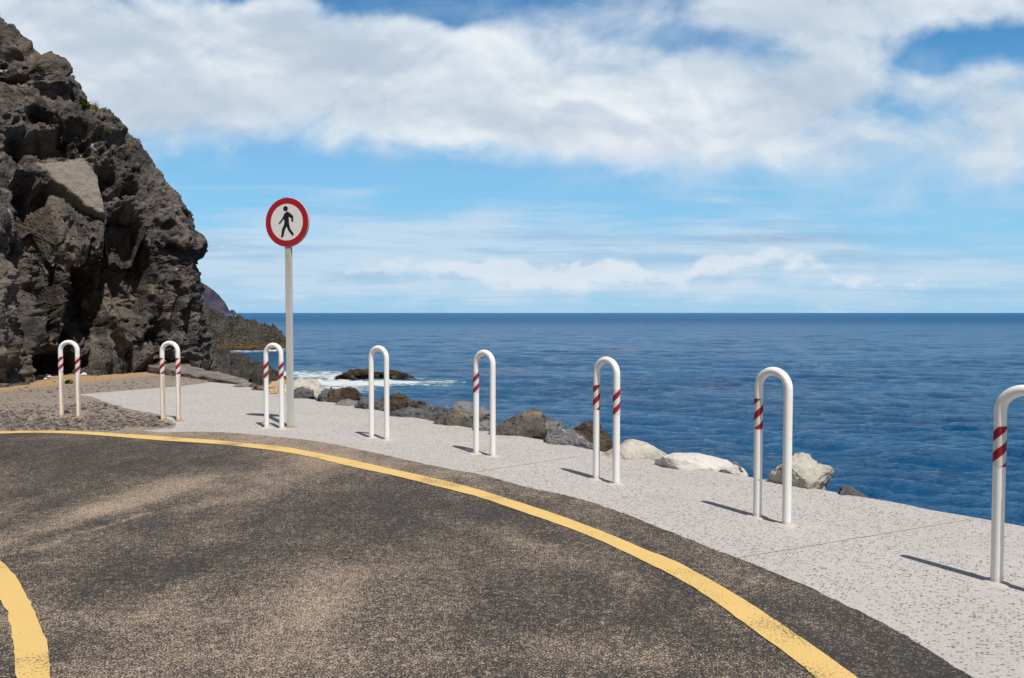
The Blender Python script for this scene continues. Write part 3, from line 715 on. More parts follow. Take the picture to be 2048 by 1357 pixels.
# long ledge
def slab(name, p, q, wid, z0, z1, mat, seed, label, cat):
    p = Vector(p); q = Vector(q); t = (q - p); L = t.length; t.normalize(); n = Vector((-t.y, t.x))
    bm = bmesh.new(); bmesh.ops.create_grid(bm, x_segments=2, y_segments=2, size=.5); bm.free()
    bm = bmesh.new(); bmesh.ops.create_cube(bm, size=1.0)
    bmesh.ops.subdivide_edges(bm, edges=bm.edges[:], cuts=23, use_grid_fill=True)
    V = np.array([v.co[:] for v in bm.verts]); u_ = V[:, 0] + .5; wv = V[:, 1]; h = V[:, 2] + .5
    taper = (1 - .55 * u_) * np.where(u_ > .93, 1 - (u_ - .93) * 6, 1) * np.where(u_ < .05, .7 + 6 * u_, 1)
    Z_ = -.35 + (np.interp(u_, [0, 1], [z0, z1]) + .35) * h
    pos = np.stack([p.x + t.x * L * u_ + n.x * wv * wid * taper, p.y + t.y * L * u_ + n.y * wv * wid * taper, Z_], -1)
    pos += .05 * np.stack([fbm(pos * 1.8 + k, 5, .6, seed + k) for k in (0, 1, 2)], -1) * np.array([1, 1, .9])
    for v, c in zip(bm.verts, pos): v.co = c
    o = bm_obj(name, bm, mat); tag(o, label, cat); return o
slab('rock_ledge', (-8.95, 19.0), (-5.75, 15.75), .95, .20, .02, M_LEDGE, 3, 'long low slab of grey rock at the pavement end beside the cliff', 'rock')

# rubble between the boulders and the quay edge
def rubble():
    rs = np.random.RandomState(12); base = [rock_mesh((1, 1, .7), 200 + k, sub=2, cuts=9, rough=.06, keep=.7) for k in range(6)]
    bv_ = [np.array([v.co[:] for v in m_.vertices]) for m_ in base]; bf_ = [np.array([p.vertices[:] for p in m_.polygons]) for m_ in base]
    ia = min(range(len(EDGE)), key=lambda i: (EDGE[i] - grd(1790, 1006).to_2d()).length); ib = min(range(len(EDGE)), key=lambda i: (EDGE[i] - grd(430, 765).to_2d()).length)
    V, Fc, n = [], [], 0
    for k in range(900):
        i = rs.randint(ia, ib); t = (EDGE[i + 1] - EDGE[i - 1]).normalized(); nrm = Vector((t.y, -t.x))
        off = .06 + .9 * rs.rand() ** 1.3; s_ = .05 + .11 * rs.rand() ** 2
        p = EDGE[i] + nrm * off; z_ = -.12 - .55 * off + rs.uniform(-.05, .10); j = rs.randint(6)
        a_ = rs.rand() * 6.28; q = bv_[j] * s_; q = np.stack([q[:, 0] * math.cos(a_) - q[:, 1] * math.sin(a_), q[:, 0] * math.sin(a_) + q[:, 1] * math.cos(a_), q[:, 2]], -1)
        V.append(q + [p.x, p.y, z_]); Fc.append(bf_[j] + n); n += len(q)
    o = mesh_obj('rubble', np.concatenate(V), np.concatenate(Fc).tolist(), M_BAS, smooth=False)
    tag(o, 'small broken stones filling the gaps between boulders and quay edge', 'rubble', kind='stuff')
rubble()
# rocky slope under the quay edge
def offset_pts(dist):
    out = []
    for i in range(0, len(EDGE), 6):
        t = (EDGE[min(i + 3, len(EDGE) - 1)] - EDGE[max(i - 3, 0)]).normalized(); out.append(EDGE[i] + Vector((t.y, -t.x)) * -dist)
    return np.array([[p.x, p.y] for p in out])
tt = (EDGE[20] - EDGE[10]); 
rows = []
for d_, z_ in [(-.25, -.45), (0.05, -.62), (.5, -.85), (1.0, -1.3), (1.6, -1.8), (2.4, -2.5), (3.4, -3.3), (5, -4.2)]:
    o2 = offset_pts(d_); o3 = offset_pts(-d_)
    # seaward is the side farther from (-10,0)
    pick = o2 if np.linalg.norm(offset_pts(1.0)[200] - [-10, 0]) > np.linalg.norm(offset_pts(-1.0)[200] - [-10, 0]) else o3
    rows.append(np.column_stack([pick, np.full(len(pick), z_)]))
G0 = np.array(rows); nr = 40
ti_ = np.linspace(0, len(rows) - 1, nr); G = np.stack([[np.interp(ti_, range(len(rows)), G0[:, j, k]) for k in range(3)] for j in range(G0.shape[1])], 0).transpose(2, 0, 1)
G[..., 2] += .14 * fbm(G * 1.6, 4, .6, 15) * sstep(np.arange(nr)[:, None] / nr, 0, .15)
fast_grid('shore', G, M_SHORE, 'structure')

def heightfield(name, x0, x1, nx, y0, y1, ny, hf, mat, kind='structure'):
    xs_, ys_ = np.meshgrid(np.linspace(x0, x1, nx), np.linspace(y0, y1, ny))
    Pn = np.zeros((ny, nx, 3)); Pn[..., 0] = xs_; Pn[..., 1] = ys_; Pn[..., 2] = hf(xs_, ys_)
    return fast_grid(name, Pn, mat, kind)
def near_mass(x, y):
    p3 = np.stack([x, y, x * 0], -1)
    sx = x * 38 / y * 1.0      # direction towards the shore slope
    xr = x + (y - 38) * .34
    h = np.interp(xr, [-40, -18, -15.5, -14.6, -13.9, -13.2, -12.5, -11.9, -11.2, -10.2], [6, 1.2, -.3, -.6, -.85, -1.1, -1.45, -1.85, -2.6, -4.6])
    h = h + sstep(y, 30, 22) * .5 * sstep(xr, -9, -13)
    h = h - sstep(y, 41, 47) * 3.2
    w1, w2, wi = worley(p3 * .55 + 3, 5, True); v1, v2, vi = worley(p3 * 1.5 + 3, 6, True)
    amp = sstep(h, -4.2, -2.6)
    return h - .18 * amp + amp * (.65 * (wi - .5) * sstep(w2 - w1, .0, .2) + .45 * (vi - .5) * sstep(v2 - v1, 0, .2) + .22 * (worley(p3 * 3.7, 8)[1] - .5) + .30 * fbm(p3 * 1.1, 5, .6, 2, ridge=True) - .25)
heightfield('shore', -34, -7.5, 420, 20.5, 48, 420, near_mass, M_SHORE)
def far_mass(x, y):
    p3 = np.stack([x, y, x * 0], -1)
    x = x + (y - 92) * .38
    h = np.interp(x, [-75, -55, -45, -41, -38.8, -37, -35.4, -33.8, -32.6, -31, -29.2, -28.3, -27.5, -26], [16, 10, 5.6, 3.3, 2.2, 1.0, .3, -.1, -.35, -.65, -1.1, -1.7, -2.6, -4.5])
    front = sstep(y, 89.5, 93.5 + 0 * x); h = -4.5 + (h + 4.5) * (np.clip(.35 * sstep(y, 88.3, 89.6) + .65 * front, 0, 1)) * sstep(y, 118, 104)
    w1, w2, wi = worley(p3 * [.8, .6, 1] + 3, 5, True); v1, v2, vi = worley(p3 * 1.7 + 3, 6, True)
    amp = sstep(h, -4.2, -2.4) * sstep(x, -26.8, -29)
    return h - .35 * amp + amp * (1.1 * (wi - .5) * sstep(w2 - w1, 0, .2) + .75 * (vi - .5) + .45 * fbm(p3 * .9, 6, .66, 2, ridge=True) + .3 * (worley(p3 * 3.1, 8)[1] - .5))
heightfield('headland', -85, -25, 620, 87, 119, 330, far_mass, M_SHORE)
# distant headland
def hill_mat():
    m, N, bs, co = new_mat('distant_hill', .95, .1)
    n = N.noise(N.mapv(co, scale=(1, 1, 2.2)), .022, 8, .62, .4)
    col = N.mix(N.ss(n, .38, .62), (0.033, 0.033, 0.056), (0.072, 0.064, 0.086))  # blue haze of distance is mixed into the rock colour
    N.l.new(col, bs.inputs['Base Color']); N.l.new(N.bump(n, 14, 1.0), bs.inputs['Normal']); return m
def hillf(x, y):
    p3 = np.stack([x, y, x * 0], -1)
    x = x + (y - 2500) * .41 - 14
    h = np.interp(x, [-2600, -1500, -1200, -1080, -1063, -1029, -1005, -987, -974, -967, -962, -958, -950, -945, -940], [420, 240, 150, 108, 100, 78, 60, 44, 22, 8, 4, 13, 12, 3, -9])
    prof = sstep(y, 2440, 2540) * sstep(y, 3100, 2700)
    big_ = np.clip((h) / 60, 0, 1)
    return -10 + (h + 7) * prof + big_ * prof * 7 * fbm(p3 * .02, 5, .55, 4, ridge=True)
heightfield('hills', -2900, -930, 700, 2440, 3100, 90, hillf, hill_mat())

# ---------------------------------------------------------------- sea
def sea_mat():
    m, N, bs, co = new_mat('sea_water', .2, .3)
    bs.inputs['IOR'].default_value = 1.33
    X, Y, Z = N.xyz(co)
    patch = N.noise(N.mapv(co, rot=(0, 0, .12), scale=(.55, 1.1, 1)), .11, 7, .62, .3)
    patch2 = N.noise(N.mapv(co, scale=(.3, 1.2, 1)), .35, 5, .6, .3)
    col = N.mix(N.ss(N.add(N.mul(patch, .8), N.mul(patch2, .2)), .30, .70), (0.0005, 0.050, 0.145), (0.001, 0.096, 0.25))
    def g(px_, py_): return grd(px_, py_, SEA)[:2]
    wr = N.noise(co, .35, 4, .6); Xw = N.add(X, N.mul(N.sub(wr, .5), 2.6)); Yw = N.add(Y, N.mul(N.sub(wr, .5), -2.2))
    def seg(p, q, wd, wt):
        dd = segdist(N, Xw, Yw, p, q); return N.mul(N.m('EXPONENT', N.mul(N.mul(dd, dd), -1 / wd ** 2)), wt)
    fm = N.summ([seg(g(560, 748), g(690, 754), 4.2, 1.05), seg(g(590, 782), g(670, 778), 3.4, 1.05), seg(g(760, 766), g(880, 770), 1.3, .6), seg(g(440, 706), g(570, 703), 2.6, .75), seg(g(640, 766), g(850, 764), 1.7, .85), seg(g(690, 756), g(770, 752), .9, .5), seg(g(830, 757), g(920, 764), .9, .42),
                 seg(g(425, 703), g(550, 701), 1.3, 1.0), seg(g(560, 700), g(650, 697), .9, .42), seg(g(500, 730), g(560, 748), 1.6, .3), seg(g(560, 790), g(760, 812), 1.6, .28),
                 seg(g(780, 790), g(950, 772), .7, .25)])
    fr = N.add(N.mul(N.noise(N.mapv(co, scale=(.6, 1.3, 1)), 1.2, 8, .68, .6), .85), N.mul(N.sub(.16, N.vor(N.mapv(co, scale=(.6, 1.2, 1)), 1.7, 'DISTANCE_TO_EDGE', 0)), .5))
    foam = N.ss(N.add(fm, N.mul(N.sub(fr, .5), 2.6)), .52, .98)
    turq = N.ss(N.add(fm, N.mul(N.sub(wr, .5), .5)), .1, .6)
    specks = N.mul(N.ss(N.noise(N.mapv(co, scale=(.5, 1.4, 1)), 2.6, 5, .6), .74, .78), N.ss(Y, 26, 14))
    col = N.mix(N.mul(turq, .5), col, (0.03, 0.16, 0.20))
    foam = N.m('MAXIMUM', foam, N.mul(specks, .5))
    col = N.mix(foam, col, (0.78, 0.82, 0.84))
    N.l.new(col, bs.inputs['Base Color'])
    N.l.new(N.add(N.mul(foam, .6), N.mr(Y, 20, 400, .09, .36)), bs.inputs['Roughness'])
    N.l.new(N.mr(Y, 15, 500, .26, .07), bs.inputs['Specular IOR Level'])
    r1 = N.noise(N.mapv(co, rot=(0, 0, .15), scale=(.75, 1.2, 1)), 3.3, 5, .60, .3)
    r2 = N.noise(N.mapv(co, rot=(0, 0, -.2), scale=(.6, 1.2, 1)), 5.5, 5, .62, .2)
    r1 = N.sub(1.0, N.m('POWER', N.m('ABSOLUTE', N.mul(N.sub(r1, .5), 3.2)), .8))
    far = N.noise(N.mapv(co, scale=(.4, 1.2, 1)), .22, 5, .6, .3)
    h = N.summ([N.mul(r1, .16), N.mul(r2, .30), N.mul(N.noise(N.mapv(co, scale=(.8, 1.1, 1)), 13, 3, .6), .05), N.mul(far, .30), N.mul(foam, .12)])
    N.l.new(N.bump(h, 1.0, .85), bs.inputs['Normal'])
    return m
ys_ = [-3000, -600, -120, -30, 0]; y = 0.0
while y < 22000:
    y += max(.16, .0048 * y if y < 200 else .03 * y); ys_.append(y)
xs_ = list(np.arange(-46, 60, .28)); x = 60
while x < 22000: x += max(.4, .06 * (x - 50)); xs_.append(x)
x = -46; lf = []
while x > -22000: x -= max(.4, .06 * (-x - 40)); lf.append(x)
xs_ = np.array(lf[::-1] + xs_); ys_ = np.array(ys_)
XX, YY = np.meshgrid(xs_, ys_); H_ = np.zeros_like(XX); rs = np.random.RandomState(7)
for k in range(46):
    lam = 10 ** rs.uniform(-.05, .95); th = math.radians(-102 + rs.normal() * 34); kx = 2 * math.pi / lam
    ph = rs.uniform(0, 6.28); A_ = .0072 * lam ** .25
    fade = 1 / (1 + (np.hypot(XX, YY) / (lam * 55)) ** 4)
    q = kx * (XX * math.cos(th) + YY * math.sin(th)) + ph
    H_ += A_ * fade * (np.sin(q) + .25 * np.cos(2 * q))
grp = vn(np.stack([XX * .07, YY * .12, XX * 0], -1), 3) * .45 + 1
H_ *= grp
Ps = np.stack([XX, YY, SEA + H_], -1)
fast_grid('sea', Ps, sea_mat(), 'structure')

# ---------------------------------------------------------------- bollards
def paint_mat(name, rust):
    m, N, bs, co = new_mat(name, .38, .45)
    X, Y, Z = N.xyz(co)
    n = N.noise(co, 6, 5, .6)
    col = N.mix(n, (0.80, 0.79, 0.765), (0.87, 0.865, 0.845))
    oi = N.node('ShaderNodeObjectInfo').outputs['Random']
    off = N.node('ShaderNodeVectorMath', operation='ADD'); N.put(off.inputs[0], co); N.l.new(N.comb(N.mul(oi, 37.0), 0.0, 0.0), off.inputs[1]); cr = off.outputs[0]
    chips = N.mul(N.ss(N.vor(cr, 13, 'F1', 0), .09, .05), N.ss(N.xyz(N.vor(cr, 11, 'F1', 1))[0], .60, .66))
    scr = N.mul(N.ss(N.noise(N.mapv(cr, scale=(1, 1, .5)), 46, 4, .7, .8), .66, .70), N.ss(N.noise(cr, 5.5, 3), .60, .68))
    col = N.mix(N.m('MAXIMUM', chips, scr), col, (0.10, 0.085, 0.085))
    foot = N.ss(N.add(Z, N.mul(N.sub(N.noise(cr, 26, 4, .6), .5), .10)), .055, .0)
    if rust:
        str_ = N.noise(N.mapv(cr, scale=(7, 7, .8)), 4, 5, .6)
        side = N.ss(N.add(N.mul(X, 1), N.mul(N.sub(str_, .5), .02)), .134, .146)        # right flank of the right leg
        side2 = N.mul(N.ss(N.add(X, N.mul(N.sub(str_, .5), .02)), -.112, -.100), N.ss(X, 0, -.01))
        sd = N.mul(N.m('MAXIMUM', side, side2), N.ss(Z, .90, .45))
        col = N.mix(N.mul(sd, .75), col, N.mix(N.ss(str_, .35, .6), (0.62, 0.40, 0.17), (0.40, 0.19, 0.06)))
        col = N.mix(N.mul(N.ss(Z, .45, 0.0), .28), col, (0.70, 0.55, 0.34))
    col = N.mix(N.mul(foot, .75 if rust else .4), col, (0.36, 0.17, 0.06) if rust else (0.50, 0.36, 0.24))
    N.l.new(col, bs.inputs['Base Color'])
    N.l.new(N.bump(N.add(N.noise(co, 22, 4, .5), N.mul(chips, -1)), .0018, .8), bs.inputs['Normal'])
    return m
def band_mat(kind):
    m, N, bs, co = new_mat('striped_reflective_band_' + kind, .6, .06)
    X, Y, Z = N.xyz(co)
    th = N.m('ARCTAN2', X, N.mul(Y, -1.0)); phs = N.xyz(N.node('ShaderNodeObjectInfo').outputs['Color'])[0]
    ph = N.m('FRACT', N.add(N.sub(N.mul(Z, 1 / .116), N.mul(th, 1.6 / (2 * math.pi))), N.add(phs, 10.0)))
    red = N.mul(N.ss(ph, .0, .012), N.ss(ph, .50, .488))
    tear = N.ss(N.noise(co, 30, 3, .6), .76, .78)
    col = N.mix(red, (0.68, 0.685, 0.66), (0.29, 0.0, 0.018))
    col = N.mix(N.mul(tear, .8), col, (0.66, 0.64, 0.60))
    col = N.mix(N.mul(N.noise(co, 9, 4, .6), .18), col, (0.35, 0.30, 0.27))
    N.l.new(col, bs.inputs['Base Color']); return m
M_PAINT, M_PAINT_R, M_BAND = paint_mat('white_bollard_paint', False), paint_mat('rust_stained_white_paint', True), band_mat('a')
m_, N_, b_, c_ = new_mat('mortar', .95, .1)
N_.l.new(N_.mix(N_.noise(c_, 30, 5, .6), (0.36, 0.32, 0.29), (0.52, 0.48, 0.44)), b_.inputs['Base Color']); N_.l.new(N_.bump(N_.noise(c_, 50, 4, .6), .004), b_.inputs['Normal']); M_MORT = m_
m_, N_, b_, c_ = new_mat('rusty_mortar', .95, .1)
N_.l.new(N_.mix(N_.noise(c_, 22, 5, .6), (0.27, 0.17, 0.09), (0.36, 0.27, 0.18)), b_.inputs['Base Color']); N_.l.new(N_.bump(N_.noise(c_, 50, 4, .6), .004), b_.inputs['Normal']); M_MORT_R = m_
HS = .121; RT = .0305; HB = 1.11
def hoop_mesh():
    path = []
    zs_ = HB - RT - HS
    for k in range(13): path.append((-HS, 0, zs_ * k / 12))
    for k in range(1, 25):
        an = math.pi - math.pi * k / 25; path.append((HS * math.cos(an), 0, zs_ + HS * math.sin(an)))
    for k in range(13): path.append((HS, 0, zs_ * (1 - k / 12)))
    V, Fc = [], []; n = 28
    for i, p in enumerate(path):
        a_ = Vector(path[max(i - 1, 0)]); b2_ = Vector(path[min(i + 1, len(path) - 1)]); t = (b2_ - a_).normalized()
        s_ = Vector((0, 1, 0)); r_ = t.cross(s_).normalized()
        # bending flattens the inside of the curve slightly
        for k in range(n):
            q = 2 * math.pi * k / n; V.append(Vector(p) + r_ * math.cos(q) * RT + s_ * math.sin(q) * RT)
    for i in range(len(path) - 1):
        for k in range(n): Fc.append((i * n + k, i * n + (k + 1) % n, (i + 1) * n + (k + 1) % n, (i + 1) * n + k))
    return V, Fc
hv, hf = hoop_mesh()
def band_mesh(hh=.222, n=40):
    V, Fc = [], []
    r_ = RT + .0012
    for j, z_ in enumerate((0, hh)):
        for rr in (r_,):
            for k in range(n): q = 2 * math.pi * k / n; V.append((rr * math.cos(q), rr * math.sin(q), z_))
    for k in range(n): Fc.append((k, (k + 1) % n, n + (k + 1) % n, n + k))
    c0 = len(V); V += V[:2 * n]; b0 = len(V)
    for z_ in (0, hh):
        for k in range(n): q = 2 * math.pi * k / n; V.append(((RT - .002) * math.cos(q), (RT - .002) * math.sin(q), z_))
    for k in range(n):
        Fc.append((c0 + k, b0 + k, b0 + (k + 1) % n, c0 + (k + 1) % n)); Fc.append((c0 + n + k, c0 + n + (k + 1) % n, b0 + n + (k + 1) % n, b0 + n + k))
    return V, Fc
bv, bf = band_mesh()
def patch_mesh(seed):
    rr = random.Random(seed); n = 28; V = [(0, 0, .009)]; 
    A_ = np.array([[math.cos(6.283 * k / n) * 1.5, math.sin(6.283 * k / n) * 1.5, seed] for k in range(n)]); nn = fbm(A_, 3, .6, seed)
    for ring, (ra, z_) in enumerate(((.045, .009), (.062, .006), (.085, -.006))):
        for k in range(n):
            q = 2 * math.pi * k / n; r_ = ra * (1 + .28 * nn[k]); V.append((r_ * math.cos(q), r_ * math.sin(q), z_))
    Fc = [(0, 1 + k, 1 + (k + 1) % n) for k in range(n)]
    for g_ in range(2):
        for k in range(n): Fc.append((1 + g_ * n + k, 1 + (g_ + 1) * n + k, 1 + (g_ + 1) * n + (k + 1) % n, 1 + g_ * n + (k + 1) % n))
    return V, Fc
BG = 'white hoop bollards along the pavement'
bol = [  # left foot px, right foot px, bands (left,right), rusty, label, lean, band phases
    ((125, 835), (156, 835), (1, 1), True, 'leftmost white hoop bollard, rust stained, standing on grit', .0, (.72, .0)),
    ((325, 842), (359, 843), (1, 1), True, 'second hoop bollard from the left, rust streaked with striped bands', .0, (.42, .42)),
    ((531, 856.5), (566, 859), (1, 1), False, 'white hoop bollard with two striped bands standing beside the sign post', .0, (.05, .05)),
    ((742, 877), (775, 881), (0, 0), False, 'plain white hoop bollard without any striped band', .0, (0, 0)),
    ((951, 908), (987, 914.5), (1, 0), False, 'white hoop bollard with one striped band, nearest the middle of the picture', .0, (.05, 0)),
    ((1190, 959), (1235, 970), (1, 1), False, 'white hoop bollard with two striped bands, third from the right, beside the cream boulder', .0, (.65, .0)),
    ((1512, 1035), (1576, 1052), (1, 0), False, 'tall-looking white hoop bollard with one striped band in front of the pale greenish boulder', .0, (.38, 0)),
    ((1993, 1167), None, (1, 1), False, 'nearest white hoop bollard, cut off by the right side of the picture', .0, (.65, .3)),
]
hoop_me = {}
for i, (lf_, rf_, bands, rusty, lab, lean, phs) in enumerate(bol):
    A_ = grd(*lf_); C_ = grd(*rf_) if rf_ else A_ + Vector((.56, -.83, 0)) * 2 * HS; c = (A_ + C_) / 2; dr = C_ - A_
    ang = math.atan2(dr.y, dr.x)
    e = empty('hoop_bollard', (c.x, c.y, .004 if i > 0 else 0.0), ang); tag(e, lab, 'bollard', BG)
    e.rotation_euler[1] = lean
    key = rusty
    if key not in hoop_me:
        t_ = mesh_obj('tube', hv, hf, M_PAINT_R if rusty else M_PAINT, e); hoop_me[key] = t_.data
    else:
        t_ = bpy.data.objects.new('tube', hoop_me[key]); link(t_, e)
    for k, sx in enumerate((-1, 1)):
        if bands[k]:
            r_ = mesh_obj('reflective_band', bv, bf, M_BAND, e); r_.location = (sx * HS, 0, .652 if i != 5 else .63 - .02 * k); r_.color = (phs[k], 0, 0, 1)
        v_, f_ = patch_mesh(i * 5 + k + 1)
        ft = mesh_obj('footing', v_, f_, M_MORT_R if rusty else M_MORT, e); ft.location = (sx * HS, 0, 0)
    if i == 4:      # the hoop is the same, the torn sticker on its right leg is gone
        pass

# ---------------------------------------------------------------- sign
def sign():
    base = grd(581, 855.5)
    rz = math.atan2(-.961, -.276) + math.pi / 2      # local -Y is the sign's front
    e = empty('road_sign', (base.x, base.y, .004), rz)
    tag(e, 'round red rimmed no pedestrians sign on a grey metal post', 'road sign')
    m, N, bs, co = new_mat('galvanised_post', .55, .5)
    X, Y, Z = N.xyz(co); n = N.noise(N.mapv(co, scale=(8, 8, .7)), 5, 5, .6)
    col = N.mix(n, (0.44, 0.44, 0.415), (0.58, 0.575, 0.54))
    st_ = N.mul(N.ss(N.add(Z, N.mul(N.sub(n, .5), 1.2)), 1.7, 2.5), N.ss(n, .42, .58))
    col = N.mix(N.mul(st_, .6), col, (0.45, 0.27, 0.10))
    col = N.mix(N.mul(N.ss(Z, .035, 0.0), .8), col, (0.36, 0.16, 0.05))
    N.l.new(col, bs.inputs['Base Color']); bs.inputs['Metallic'].default_value = .0
    bm = bmesh.new(); bmesh.ops.create_cube(bm, size=1.0)
    H = 2.78
    for v in bm.verts: v.co = Vector((v.co.x * .082, v.co.y * .052, (v.co.z + .5) * H))
    bmesh.ops.bevel(bm, geom=[ed for ed in bm.edges if abs((ed.verts[0].co - ed.verts[1].co).z) > 1], offset=.006, segments=3, affect='EDGES')
    bm_obj('post', bm, m, e, smooth=False)
    zc = 2.665; R = .316
    m_red, N, bs, co = new_mat('red_sign_sheeting', .4, .5); N.l.new(N.mix(N.noise(co, 4, 4, .6), (0.34, 0.004, 0.014), (0.40, 0.008, 0.02)), bs.inputs['Base Color'])
    m_wh, N, bs, co = new_mat('white_sign_sheeting', .45, .4); N.l.new(N.mix(N.noise(co, 5, 5, .6), (0.74, 0.73, 0.715), (0.79, 0.78, 0.765)), bs.inputs['Base Color'])
    m_bk, N, bs, co = new_mat('black_sign_symbol', .45, .4); bs.inputs['Base Color'].default_value = (.008, .008, .011, 1)
    m_al, N, bs, co = new_mat('sign_rim_metal', .45, .5); N.l.new(N.mix(N.noise(co, 7, 4, .6), (0.48, 0.22, 0.17), (0.62, 0.50, 0.44)), bs.inputs['Base Color'])
    def disc(name, r0, r1, y0, y1, mat, n=96):     # lathe around local Y
        V, Fc = [], []
        prof = [(r0, y1), (r0, y0), (r1, y0), (r1, y1)] if r0 else None
        if r0:
            for r_, y_ in prof:
                for k in range(n): q = 2 * math.pi * k / n; V.append((r_ * math.cos(q), y_, zc + r_ * math.sin(q)))
            for j in range(3):
                for k in range(n): Fc.append((j * n + k, j * n + (k + 1) % n, (j + 1) * n + (k + 1) % n, (j + 1) * n + k))
        else:
            for y_ in (y0, y1):
                for k in range(n): q = 2 * math.pi * k / n; V.append((r1 * math.cos(q), y_, zc + r1 * math.sin(q)))
            for k in range(n): Fc.append((k, (k + 1) % n, n + (k + 1) % n, n + k))
            Fc.append(tuple(range(n))); Fc.append(tuple(range(2 * n - 1, n - 1, -1)))
        return mesh_obj(name, V, Fc, mat, e, smooth=False)
    F0 = -.034
    pan = disc('panel', 0, R, F0, F0 + .028, m_al)
    disc('face', 0, R * .745, F0 - .0035, F0 + .002, m_wh)
    disc('border', R * .735, R * .985, F0 - .0022, F0 + .002, m_red)
    # walking figure: outlines in disc units (x right, z up), radius 1
    def U(x, y): return ((x - 792) / 345.0, (575 - y) / 410.0)
    fig = [(800, 396), (755, 432), (738, 475), (708, 530), (662, 590), (664, 600), (682, 600), (718, 560), (748, 515), (758, 575), (745, 625), (716, 690), (708, 755), (696, 826),
           (720, 828), (742, 806), (752, 748), (762, 705), (791, 645), (815, 710), (845, 755), (888, 808), (901, 790), (901, 765), (868, 710), (852, 695), (835, 625), (828, 560), (826, 485),
           (868, 510), (868, 568), (880, 576), (898, 560), (898, 475), (845, 425), (812, 398)]
    bm = bmesh.new(); vs = []
    zf = F0 - .0050
    for x_, y_ in fig: 
        u_, v_ = U(x_, y_); vs.append(bm.verts.new((u_ * R, zf, zc + v_ * R)))
    f = bm.faces.new(vs); r_ = bmesh.ops.extrude_face_region(bm, geom=[f])
    for g_ in r_['geom']:
        if isinstance(g_, bmesh.types.BMVert): g_.co.y += .0022
    hx, hz = U(776, 348); n = 40; ring = [bm.verts.new((hx * R + 37 / 345 * R * math.cos(6.28318 * k / n), zf, zc + hz * R + 43 / 410 * R * math.sin(6.28318 * k / n))) for k in range(n)]
    f = bm.faces.new(ring); r_ = bmesh.ops.extrude_face_region(bm, geom=[f])
    for g_ in r_['geom']:
        if isinstance(g_, bmesh.types.BMVert): g_.co.y += .0022
    bmesh.ops.triangulate(bm, faces=bm.faces[:]); bmesh.ops.recalc_face_normals(bm, faces=bm.faces[:])
    bm_obj('pedestrian_symbol', bm, m_bk, e, smooth=False)
    for zb in (-.16, .16):
        bm = bmesh.new(); bmesh.ops.create_cube(bm, size=1.0)
        for v in bm.verts: v.co = Vector((v.co.x * .12, v.co.y * .064 + .0, zc + zb * .5 + v.co.z * .03))
        bmesh.ops.bevel(bm, geom=bm.edges[:], offset=.003, segments=2, affect='EDGES')
        bm_obj('bracket', bm, m_al if False else m, e)
    for sx in (-.055, .0):
        bm = bmesh.new(); bmesh.ops.create_cone(bm, cap_ends=True, segments=10, radius1=.007, radius2=.005, depth=.014)
        for v in bm.verts: v.co = Vector((v.co.x + sx, v.co.y + F0 + .014, v.co.z + zc + R + .004))
        bm_obj('rim_bolt', bm, m_bk, e)
    v_, f_ = patch_mesh(77); ft = mesh_obj('footing', [(a_[0] * 1.1, a_[1], a_[2]) for a_ in v_], f_, M_MORT_R, e)
sign()

# ---------------------------------------------------------------- pebbles, litter, plants
def pebbles():
    rs = np.random.RandomState(3); bm = bmesh.new(); bmesh.ops.create_icosphere(bm, subdivisions=1, radius=1)
    bV = np.array([v.co[:] for v in bm.verts]); bF = np.array([[v.index for v in f.verts] for f in bm.faces]); bm.free()
    V, Fc = [], []; n = 0
    from mathutils.geometry import intersect_point_line
    while n < 2600:
        px_ = rs.uniform(-60, 420); py_ = rs.uniform(742, 862)
        g_ = grd(px_, py_)
        # below the concrete tongue
        if px_ > 150 and py_ > np.interp(px_, [150, 265, 354, 420], [790, 781, 774, 765]) - 2 and py_ < np.interp(px_, [150, 183, 221, 265, 314, 350], [790, 794, 808, 820, 830, 852]) + 3: continue
        if px_ > 345 and py_ > 770: continue
        if px_ > 250 and py_ > 855: continue
        base_y = np.interp(px_, [0, 100, 200, 300, 420], [782, 760, 750, 740, 742])
        dens = .25 + .75 * (py_ > 790)
        if py_ < base_y + 4 or rs.rand() > dens: continue
        if vn(np.array([[g_.x * 1.2, g_.y * 1.2, 0.]]), 8)[0] < rs.uniform(-.8, .6): continue
        s_ = .008 + .016 * rs.rand() ** 2.2
        if rs.rand() < .02: s_ *= 1.9
        a_ = rs.rand() * 6.28; q = bV * (1 + .3 * rs.uniform(-1, 1, bV.shape)) * [s_ * 1.3, s_, s_ * .55]
        c, k = math.cos(a_), math.sin(a_); q = np.stack([q[:, 0] * c - q[:, 1] * k, q[:, 0] * k + q[:, 1] * c, q[:, 2]], -1)
        q += [g_.x, g_.y, s_ * .25]; Fc.append(bF + len(V) * len(bV)); V.append(q); n += 1
    V = np.concatenate(V); Fc = np.concatenate(Fc)
    m, N, bs, co = new_mat('pebble', .9, .2)
    cc = N.noise(co, 9, 3, .6); N.l.new(N.mix(N.ss(cc, .38, .62), (0.045, 0.042, 0.048), (0.17, 0.14, 0.12)), bs.inputs['Base Color'])
    o = mesh_obj('gravel', V, Fc.tolist(), m, smooth=False)
    tag(o, 'loose grit and pebbles on the ground by the cliff', 'gravel', kind='stuff')
pebbles()
m_lit, N, bs, co = new_mat('litter_plastic', .5, .4); bs.inputs['Base Color'].default_value = (.55, .62, .72, 1)
m_lit2, N, bs, co = new_mat('litter_paper', .8, .2); bs.inputs['Base Color'].default_value = (.68, .66, .64, 1)
